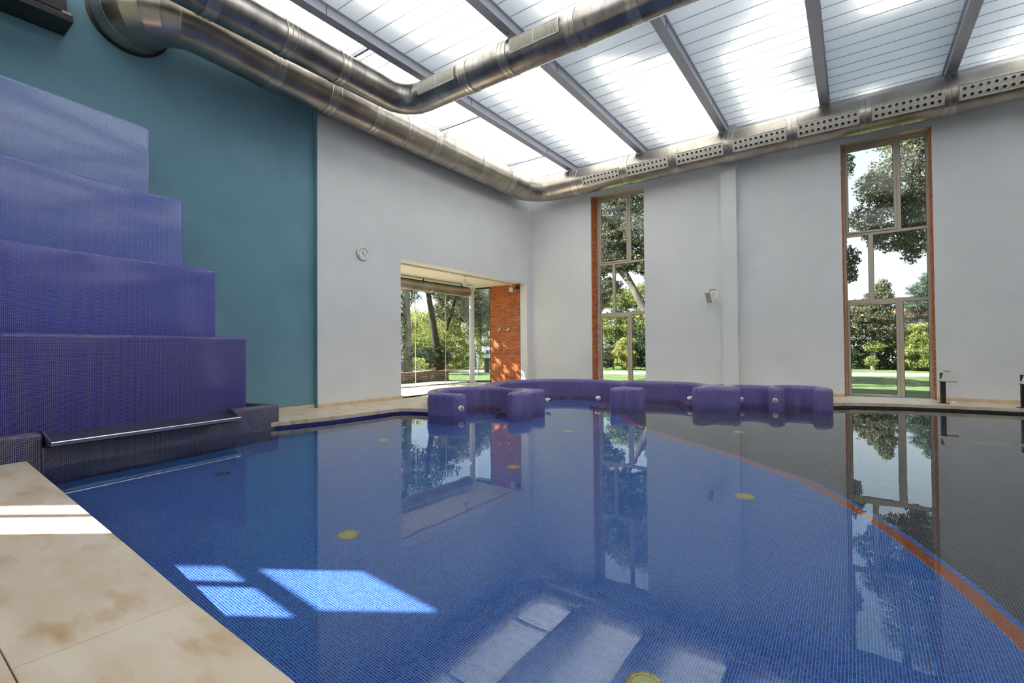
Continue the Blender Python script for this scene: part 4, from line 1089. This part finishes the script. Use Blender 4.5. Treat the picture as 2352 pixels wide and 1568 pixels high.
def leaf_mesh(name, blobs, count, size, mat, parent, kind='stuff', aspect=.55, flat_=0.0, hollow=.55):
    """leaf quads scattered in ellipsoids: blobs = (x, y, z, rx, ry, rz)"""
    vol = np.array([b[3] * b[4] + b[4] * b[5] + b[3] * b[5] for b in blobs]); cnt = np.maximum((count * vol / vol.sum()).astype(int), 4)
    C_ = []
    for b, k in zip(blobs, cnt):
        d = RNG.normal(size=(k, 3)); d /= np.linalg.norm(d, axis=1)[:, None]; r = RNG.uniform(hollow ** 3, 1, k) ** (1 / 3)
        lump = 1 + .22 * np.sin(d[:, 0] * 7 + b[0]) * np.sin(d[:, 1] * 6 + b[1]) + .15 * np.sin(d[:, 2] * 9 + b[2])
        C_.append(np.array(b[:3]) + d * (r * lump)[:, None] * np.array(b[3:6]))
    C_ = np.concatenate(C_); n_ = len(C_)
    a = RNG.normal(size=(n_, 3)); a /= np.linalg.norm(a, axis=1)[:, None]
    t = RNG.normal(size=(n_, 3)); b2 = np.cross(a, t); b2 /= np.linalg.norm(b2, axis=1)[:, None]
    s = size * RNG.uniform(.6, 1.3, n_)[:, None]
    V = np.empty((n_, 4, 3)); V[:, 0] = C_ - a * s; V[:, 1] = C_ + b2 * s * aspect; V[:, 2] = C_ + a * s; V[:, 3] = C_ - b2 * s * aspect
    me = bpy.data.meshes.new(name); me.vertices.add(n_ * 4); me.vertices.foreach_set('co', V.reshape(-1)); me.loops.add(n_ * 4); me.loops.foreach_set('vertex_index', np.arange(n_ * 4, dtype=np.int32))
    me.polygons.add(n_); me.polygons.foreach_set('loop_start', np.arange(0, n_ * 4, 4, dtype=np.int32)); me.polygons.foreach_set('loop_total', np.full(n_, 4, dtype=np.int32)); me.update()
    o = link(name, me, mat, parent); o['kind'] = kind
    return o
def limb(name, pts, r0, r1, mat, parent, seg=9):
    P = catmull(pts, 5); n_ = len(P); return sweep(name, P, [r0 + (r1 - r0) * i / (n_ - 1) for i in range(n_)], mat, parent, seg=seg)
def tree(name, trunk, r0, blobs, count0, size0, leafm, bark, label, cat='tree', group=None, limbs=(), asp=.55, hollow=.55):
    count, size = int(count0 * 2.2), size0 * .74
    t_ = empty(name, (*trunk[0][:2], -.16), label, cat, group)
    limb('trunk', trunk, r0, r0 * .45, M[bark], t_)
    for L_ in limbs: limb('branch', L_, r0 * .42, r0 * .10, M[bark], t_, 7)
    leaf_mesh('foliage', blobs, count, size, M[leafm], t_, aspect=asp, hollow=hollow)
    return t_
G = []
# big evergreen seen in the right-hand tall window
oak_r = [(1.4, 23, 7.4, 1.1, 1.2, 1.0), (2.2, 23.3, 8.5, 1.1, 1.2, 1.0), (.75, 22.8, 7.25, .65, .8, .55), (.35, 23, 6.2, .5, .8, .5), (1.4, 23, 6.1, 1.0, 1.2, .75), (2.25, 23, 6.3, .9, 1.2, .9), (1.25, 22.8, 5.2, .75, .9, .4), (1.95, 23, 5.1, .55, .8, .5), (1.75, 22.8, 4.6, .3, .4, .3),
         (.7, 23, 5.55, .4, .6, .3), (3.2, 23.4, 7.2, 1.3, 1.5, 1.5), (4.4, 24, 8.4, 1.8, 2, 1.6), (3.4, 24, 9.8, 2.0, 2, 1.2), (5.6, 24, 6.6, 1.4, 1.6, 1.2), (1.9, 24, 9.6, 1.2, 1.4, .8)]
tree('evergreen_tree', [(4.8, 24.2, -.2), (4.75, 24.2, 2.5), (4.4, 24.1, 5), (4.1, 24, 8)], .28, oak_r, 30000, .07, 'leaf_grey', 'bark', 'large evergreen whose foliage fills the top of the tall window beside the deck lamp', group=None,
     limbs=[[(4.5, 24.1, 4.4), (3.2, 23.7, 6), (1.9, 23.2, 6.6), (.7, 23, 7)], [(4.3, 24, 6.5), (3.2, 23.6, 8), (2.2, 23.4, 9)], [(4.5, 24.1, 4.2), (3.2, 23.5, 4.9), (2, 23, 5.2), (1.2, 22.9, 5.1)]])
tree('evergreen_tree', [(-2.8, 24.5, -.2), (-2.6, 24.3, 3), (-2.2, 24, 6)], .2, [(-.15, 23.2, 4.75, .45, .6, .45), (-.1, 23.2, 4.1, .3, .5, .3), (-.1, 23.1, 8.4, .25, .4, .5), (-1.0, 23.5, 5.3, .7, .8, .6), (-1.0, 23.5, 8.3, .6, .8, .5)], 2200, .08, 'leaf_oak', 'bark',
     'dark evergreen of which only branch tips show at the edge of the tall window', limbs=[[(-2.5, 24.2, 3.5), (-1.4, 23.7, 4.6), (-.3, 23.2, 4.6)]])
tree('round_oak', [(.95, 36.4, -.2), (.95, 36.2, 1.5), (1.1, 36, 3.4)], .16, [(.8, 36, 3.1, 1.35, 1.3, .8), (.3, 36.2, 2.5, 1.2, 1.2, .7), (1.4, 36, 2.4, 1.0, 1.1, .7), (1.3, 36, 4.1, .75, .9, .6), (.8, 36.2, 3.8, .7, .8, .45), (1.45, 36, 4.75, .4, .5, .45), (-.3, 36.2, 2.9, .9, 1, .8)], 9000, .10, 'leaf_grey', 'bark_pale', 'small grey-green tree behind the hedge left of the far white house')
tree('hedge', [(.7, 37, -.15), (.7, 37, .8), (.75, 37, 1.4)], .05, [(-1.4, 37.2, .75, 1.1, .7, .95), (-.3, 37.2, .7, 1.1, .7, 1.05), (.8, 37.2, .7, 1.1, .7, 1.0), (1.9, 37.2, .75, 1.0, .7, 1.1), (2.9, 37.6, .8, 1.0, .7, 1.1), (-2.6, 37.2, .8, 1.1, .7, 1.0), (-4, 37.2, .8, 1.2, .7, 1.0), (-5.4, 37.2, .8, 1.2, .7, 1.0)], 12000, .09, 'leaf_hedge', 'bark_pale', 'dark green hedge across the lawn seen in the lower pane of the tall window', cat='hedge', hollow=.75)
tree('shrub', [(.95, 35.6, -.15), (1.0, 35.6, .6), (1.05, 35.6, 1.3)], .035, [(1.0, 35.7, 1.25, .55, .5, .35), (.85, 35.7, .35, .35, .35, .3)], 900, .07, 'leaf_bright', 'bark_pale', 'thin pale-stemmed shrub in front of the dark hedge', cat='shrub')
tree('shrub', [(3.0, 35.4, -.15), (3.0, 35.4, .6), (3.0, 35.4, 1.1)], .05, [(3.05, 35.4, .85, 1.0, .9, 1.02)], 6000, .085, 'leaf_bright', 'bark', 'large round bright shrub in the narrow lower pane of the tall window', cat='shrub', hollow=.85)
tree('shrub', [(2.9, 38.5, -.15), (2.9, 38.5, 1.0), (3.0, 38.5, 1.6)], .05, [(2.6, 38.6, 1.9, .8, .8, .55), (3.6, 38.6, 2.1, .9, .8, .6), (4.8, 38.6, 2.0, .9, .8, .6)], 4500, .09, 'leaf_yellow', 'bark_pale', 'yellow-green bushes behind the large round shrub, under the pine', cat='shrub')
tree('pine_tree', [(4.4, 44, -.2), (4.3, 44, 3), (4.2, 44, 5.6)], .14, [(3.6, 44, 4.2, 1.0, 1, .55), (4.5, 44, 4.5, 1.0, 1, .6), (3.9, 44, 5.2, .8, .8, .5), (3.3, 44, 3.4, .7, .7, .5), (4.5, 44, 3.5, .9, .9, .6), (4.3, 44, 5.9, .5, .5, .45)], 8000, .16, 'leaf_pine', 'bark', 'pale green pine above the bushes in the narrow lower pane', asp=.09)
tree('dark_bush', [(2.6, 40, -.2), (2.6, 40, .7), (2.6, 40, 1.2)], .05, [(2.4, 40, 1.6, .6, .6, .45), (1.7, 40, 1.3, .6, .6, .4)], 1600, .09, 'leaf_oak', 'bark', 'low dark bush in front of the far white house', cat='shrub')
# far house
hs = empty('house', (3.5, 60, -.15), 'white house with an orange roof and blue glazing far beyond the garden hedge', 'house')
box('house_wall', (2.4, 60, -.15), (7.5, 66, 4.0), M['far_white'], hs)
bm = bmesh.new(); vs = [bm.verts.new(p) for p in ((2.0, 59.4, 3.95), (7.9, 59.4, 3.95), (7.9, 66.4, 3.95), (2.0, 66.4, 3.95), (3.4, 63, 5.1), (6.5, 63, 5.1))]
for f in ((0, 1, 5, 4), (1, 2, 5), (2, 3, 4, 5), (3, 0, 4), (3, 2, 1, 0)): bm.faces.new([vs[i] for i in f])
bmesh.ops.recalc_face_normals(bm, faces=bm.faces); from_bm('house_roof', bm, M['roof_tile'], hs)
for k in range(3):
    for j in range(2):
        f = box('house_window', (2.55 + k * .62, 59.95, 2.3 + j * .75), (3.1 + k * .62, 60.02, 2.95 + j * .75), M['far_glass'], hs)
        box('house_window_bar', (2.81 + k * .62, 59.92, 2.3 + j * .75), (2.84 + k * .62, 59.95, 2.95 + j * .75), M['far_white'], f)
sweep('house_ramp', [(1.6, 59.2, 2.2), (3.4, 59.2, 1.75)], .09, M['far_white'], hs, seg=6)

# trees seen in the left-hand tall window
oak_l = [(-11.6, 26, 9.4, 1.4, 1.5, 1.1), (-9.9, 26, 9.8, 1.3, 1.5, 1.0), (-11.4, 26, 7.7, 1.2, 1.4, .9), (-9.8, 26, 7.8, 1.2, 1.4, .9), (-10.6, 26.2, 6.3, 1.2, 1.2, .7), (-12.1, 26, 6.2, .9, 1.1, .7), (-9.3, 26.2, 6.0, .8, 1.0, .8), (-11.8, 26, 4.8, .9, 1, .6), (-12.4, 26, 3.9, .7, .8, .5), (-9.1, 26.4, 4.2, .5, .6, .7)]
tree('spreading_oak', [(-8.3, 27, -.2), (-8.7, 26.8, 1.5), (-9.4, 26.4, 3.1), (-10.1, 26, 4.6), (-10.6, 26, 5.6)], .34, oak_l, 24000, .08, 'leaf_grey', 'bark_pale', 'big leaning oak filling the upper panes of the tall window beside the room corner',
     limbs=[[(-10.2, 26, 4.8), (-11, 26, 5.8), (-11.7, 26, 7.2)], [(-9.5, 26.3, 3.3), (-9.4, 26.2, 5.5), (-9.8, 26, 7.6), (-9.9, 26, 9)]])
tree('shrub', [(-13.1, 30, -.15), (-13.15, 30, .4), (-13.3, 30, .9)], .06, [(-13.4, 30, .95, .75, .7, .55), (-13.6, 30, .25, .5, .5, .35)], 2600, .085, 'leaf_grey', 'bark_pale', 'grey-green shrub with a forked stem on the lawn edge in the corner window', cat='shrub')
tree('shrub', [(-12.3, 30, -.15), (-12.3, 30, .5), (-12.3, 30, .9)], .06, [(-12.2, 30, .85, .75, .75, .95)], 3600, .085, 'leaf_yellow', 'bark', 'rounded yellow-green shrub beside the forked one in the corner window', cat='shrub', hollow=.85)
tree('shrub', [(-10.8, 30.5, -.15), (-10.8, 30.5, .8), (-10.8, 30.5, 1.6)], .06, [(-10.9, 30.6, 1.3, .95, .8, 1.4), (-9.4, 30.6, 1.2, .9, .8, 1.3)], 5000, .09, 'leaf_oak', 'bark', 'tall dark shrub at the wall side of the corner window', cat='shrub')
tree('light_tree', [(-13, 34, -.2), (-13, 34, 1.6), (-13.1, 34, 3)], .12, [(-14.8, 34, 3.0, 1.3, 1, 1.1), (-13.3, 34, 2.9, 1.3, 1, 1.2), (-11.9, 34, 3.2, 1.2, 1, 1.4), (-14.2, 34, 4.8, 1.3, 1, .9), (-12.4, 34, 5.0, 1.3, 1, .9)], 9000, .11, 'leaf_bright', 'bark', 'light green tree behind the shrubs of the corner window')
tree('dark_hedge', [(-13, 37, -.15), (-13, 37, 1), (-13, 37, 1.8)], .06, [(x, 37 + .1 * x % .7, 1.2, 1.3, .8, 1.5) for x in (-17.5, -15.6, -13.7, -11.8, -9.9, -8)], 9000, .11, 'leaf_hedge', 'bark', 'dark hedge behind the light green tree', cat='hedge', hollow=.7)

# garden seen through the alcove glass
tree('ivy_tree', [(-16.4, 14.75, -.2), (-16.4, 14.72, 2), (-16.4, 14.7, 4), (-16.4, 14.7, 6.4)], .34, [(-16.2, 14.55, .9, .35, .4, .5), (-16.2, 14.3, 2.2, .3, .35, .8), (-16.1, 14.2, 3.2, .25, .25, .6), (-16.2, 14.8, 5.0, 1.5, 1.6, .7), (-16.5, 13, 5.8, 2, 2, .9)], 5200, .065, 'leaf_hedge', 'bark_pale', 'thick grey ivy-clad trunk close to the alcove glass, beside the white wall edge',
     limbs=[[(-16.4, 14.7, 4.0), (-16.6, 15.4, 4.5), (-17.1, 16.4, 4.6)]])
tree('dark_trunk_tree', [(-21, 21.75, -.2), (-21, 21.5, .9), (-21, 21.25, 2.2), (-21, 21.0, 3.4), (-21, 20.7, 4.7), (-21, 20.5, 6)], .27, [(-21.5, 20.8, 5.9, 1.8, 2.2, .7), (-21, 18.4, 4.6, 1.1, 1.3, .9), (-21, 18.3, 3.6, .6, .6, .6), (-22, 22.4, 5.3, 1.2, 1.4, .5)], 5000, .085, 'leaf_oak', 'bark', 'dark leaning trunk in the middle of the alcove glass')
tree('slim_trunk_tree', [(-24, 25.0, -.2), (-24, 25.1, 1.2), (-24, 25.5, 2.8), (-24, 26.2, 4.4), (-24, 26.8, 6)], .17, [(-24, 26.8, 5.9, 1.6, 2.0, .8), (-24, 25.0, 4.0, .7, 1.0, .6), (-24, 28.2, 4.6, 1.2, 1.4, 1.2), (-24.5, 29.8, 4.8, 1.5, 1.6, 1.5), (-24, 25.2, 5.3, .9, 1, .7)], 7000, .10, 'leaf_grey', 'bark', 'slim slanting ivy-covered trunk nearer the white column in the alcove view')
def bank(name, xs_, zc, rx, ry, rz, count, mat, label, size=.10, cat='shrub', hollow=.75):
    bl = [(x + random.uniform(-.4, .4), y, zc + random.uniform(-.2, .25), rx * random.uniform(.85, 1.15), ry, rz * random.uniform(.85, 1.2)) for x, y in xs_]
    x, y = xs_[len(xs_) // 2]
    tree(name, [(x, y, -.15), (x, y, zc * .5), (x, y, zc)], .05, bl, count, size, mat, 'bark', label, cat=cat, hollow=hollow)
bank('hedge', [(-22.5, 14.5), (-22.7, 16.5), (-23, 18.5), (-23.2, 20.3), (-23.5, 22), (-23.6, 23.8), (-24.0, 25.6)], 1.2, 1.0, 1.4, 1.35, 13000, 'leaf_bright', 'bright loose shrub bank behind the trunks in the alcove view', .09)
bank('light_tree', [(-28, 22), (-28.5, 25), (-29, 28), (-30, 31), (-30, 34), (-29, 37)], 3.0, 1.8, 2.1, 1.5, 13000, 'leaf_yellow', 'pale green trees at the back of the alcove view', .12, 'tree', .6)
bank('dark_shrubs', [(-19.6, 17.2), (-20, 19), (-20.7, 21.6)], .6, .6, .9, .65, 4200, 'leaf_oak', 'low dark shrubs under the leaning trunk', .065)
bank('round_shrub', [(-24.5, 27.0), (-25.4, 29.6), (-25.2, 31.6), (-25.0, 33.6)], .85, 1.0, 1.15, 1.0, 5200, 'leaf_bright', 'row of rounded clipped shrubs behind the white garden lamp', .085, 'shrub', .85)
bank('tall_tree', [(-27, 30), (-27, 33), (-27, 36)], 5.0, 1.8, 2.2, 1.9, 9000, 'leaf_grey', 'tall grey-green trees above the clipped shrubs', .12, 'tree', .55)
bank('flower_shrub', [(-16.9, 14.0), (-17.2, 15.2), (-17.6, 16.3)], .55, .45, .7, .42, 2600, 'leaf_yellow', 'yellowish undergrowth on top of the low stone garden wall', .05)
# sword-leaved plant
sp = empty('sword_plant', (-20.4, 25.0, -.15), 'spiky sword-leaved plant beside the white garden lamp', 'plant')
me = None
for k in range(26):
    a = k * 2.4; ln = random.uniform(.7, 1.05); tilt = random.uniform(.15, .75)
    if me is None:
        bm = bmesh.new(); vs = [bm.verts.new(p) for p in ((-.025, 0, 0), (.025, 0, 0), (.02, .0, .6), (-.02, 0, .6), (0, .02, 1.0), (0, .012, .3))]
        bm.faces.new((vs[0], vs[1], vs[2], vs[3])); bm.faces.new((vs[3], vs[2], vs[4])); me = bpy.data.meshes.new('blade'); bm.to_mesh(me); bm.free(); me.materials.append(M['leaf_bright'])
    o = bpy.data.objects.new('blade', me); COL.objects.link(o); o.parent = sp; o.matrix_parent_inverse = Matrix.Translation((-20.4, 25.0, -.15)).inverted()
    o.matrix_basis = Matrix.Translation((-20.4, 25.0, -.15)) @ Matrix.Rotation(a, 4, 'Z') @ Matrix.Rotation(tilt, 4, 'X') @ Matrix.Scale(ln, 4)
# low stone garden wall
gwall = empty('garden_wall', (-15.3, 15, -.15), 'low dry-laid sandstone wall just outside the alcove glass', 'garden wall')
y0 = 12.2
for r_ in range(5):
    y = y0 - (r_ % 2) * .15
    while y < 16.3:
        L_ = random.uniform(.26, .46); h = .085
        box('stone', (-15.5 + random.uniform(-.02, .02), y, -.15 + r_ * (h + .008)), (-15.3 + random.uniform(-.02, .02), min(y + L_, 16.4), -.15 + r_ * (h + .008) + h), M['stone'], gwall, bevel=.012, seg=1)
        y += L_ + .012
box('earth_fill', (-19, 12.0, -.15), (-15.45, 16.3, .26), M['soil'], gwall)
# garden lamps
gl_ = empty('garden_lamp', (-18, 22.6, -.15), 'black domed garden lamp post close to the brick alcove wall', 'garden lamp')
cyl('post', (-18, 22.6, -.15), (-18, 22.6, .50), .16, M['dark'], gl_, seg=20); cyl('collar', (-18, 22.6, .50), (-18, 22.6, .72), .20, M['dark'], gl_, seg=20)
cyl('lens', (-18, 22.6, .72), (-18, 22.6, .98), .14, M['far_white'], gl_, seg=20); cyl('dome', (-18, 22.6, .98), (-18, 22.6, 1.18), .20, M['dark'], gl_, r1=.08, seg=20)
gl2 = empty('garden_lamp', (-18, 21.75, -.15), 'slim white garden lamp post on the lawn edge', 'garden lamp')
cyl('post', (-18, 21.75, -.15), (-18, 21.75, .62), .065, M['far_white'], gl2, seg=16); cyl('lens', (-18, 21.75, .62), (-18, 21.75, .84), .085, M['far_white'], gl2, seg=16); cyl('hood', (-18, 21.75, .84), (-18, 21.75, .93), .12, M['far_white'], gl2, r1=.07, seg=16)

# tall unseen trees beside the building, some added only to shade roof and lawn
tree('pine_tree', [(-12.6, 3.4, -.2), (-12.5, 3.5, 8), (-11.5, 4, 15), (-10.2, 4.4, 19)], .35, [(-9.0, 5.6, 20, 1.9, 1.7, .9), (-5.6, 3.0, 20.4, 1.6, 1.4, .6), (-11.8, 2.6, 19, 1.5, 1.2, .6)], 2600, .26, 'leaf_pine', 'bark', 'tall stone pine outside the blue wall, its flat crown above the roof')
tree('shade_oak', [(-3.5, 18.5, -.2), (-3.5, 18.4, 4), (-3.6, 18, 8.6)], .3, [(-5.6, 17.6, 10.2, 2.2, 1.6, 1.6), (-2.6, 18, 10.6, 2.4, 1.8, 1.9), (.2, 18.4, 10.4, 2.0, 1.7, 1.6), (-4, 18, 11.4, 2.8, 1.9, 1.4)], 5000, .2, 'leaf_oak', 'bark', 'unseen tall oak against the far wall, added so its crown shades the lawn')  # added out of view to throw shade on the lawn by the window
tree('shade_oak', [(-15.4, 11.2, -.2), (-15.4, 11.4, 5), (-15.0, 13, 10)], .22, [(-17.0, 9.8, 9, 2.6, 2.2, 3), (-14.9, 13.9, 12.5, 2.6, 2.6, 2.6), (-15.2, 14.4, 17, 2.6, 2.8, 2.6)], 4500, .24, 'leaf_oak', 'bark', 'tall oak near the alcove glass with its crown high above the roof')  # lowest crown clump added out of view to keep sun off the bricks

tree('pine_tree', [(-14, -5, -.2), (-14, -5, 9), (-14.2, -5.2, 18)], .32, [(-14.4, -5.4, 19.6, 2.6, 1.8, .8)], 1300, .26, 'leaf_pine', 'bark', 'unseen flat-topped pine added beyond the near end of the blue wall to shade the roof')  # added out of view to darken the roof near the blue wall
tree('pine_tree', [(-3.5, -6, -.2), (-3.4, -5.6, 9), (-3.6, -3.6, 18)], .34, [(-3.8, -2.2, 19.6, 3.2, 3.4, .9)], 2200, .26, 'leaf_pine', 'bark', 'unseen flat-topped pine added outside the wall behind the viewer to shade the roof')  # added out of view to dim the right part of the roof
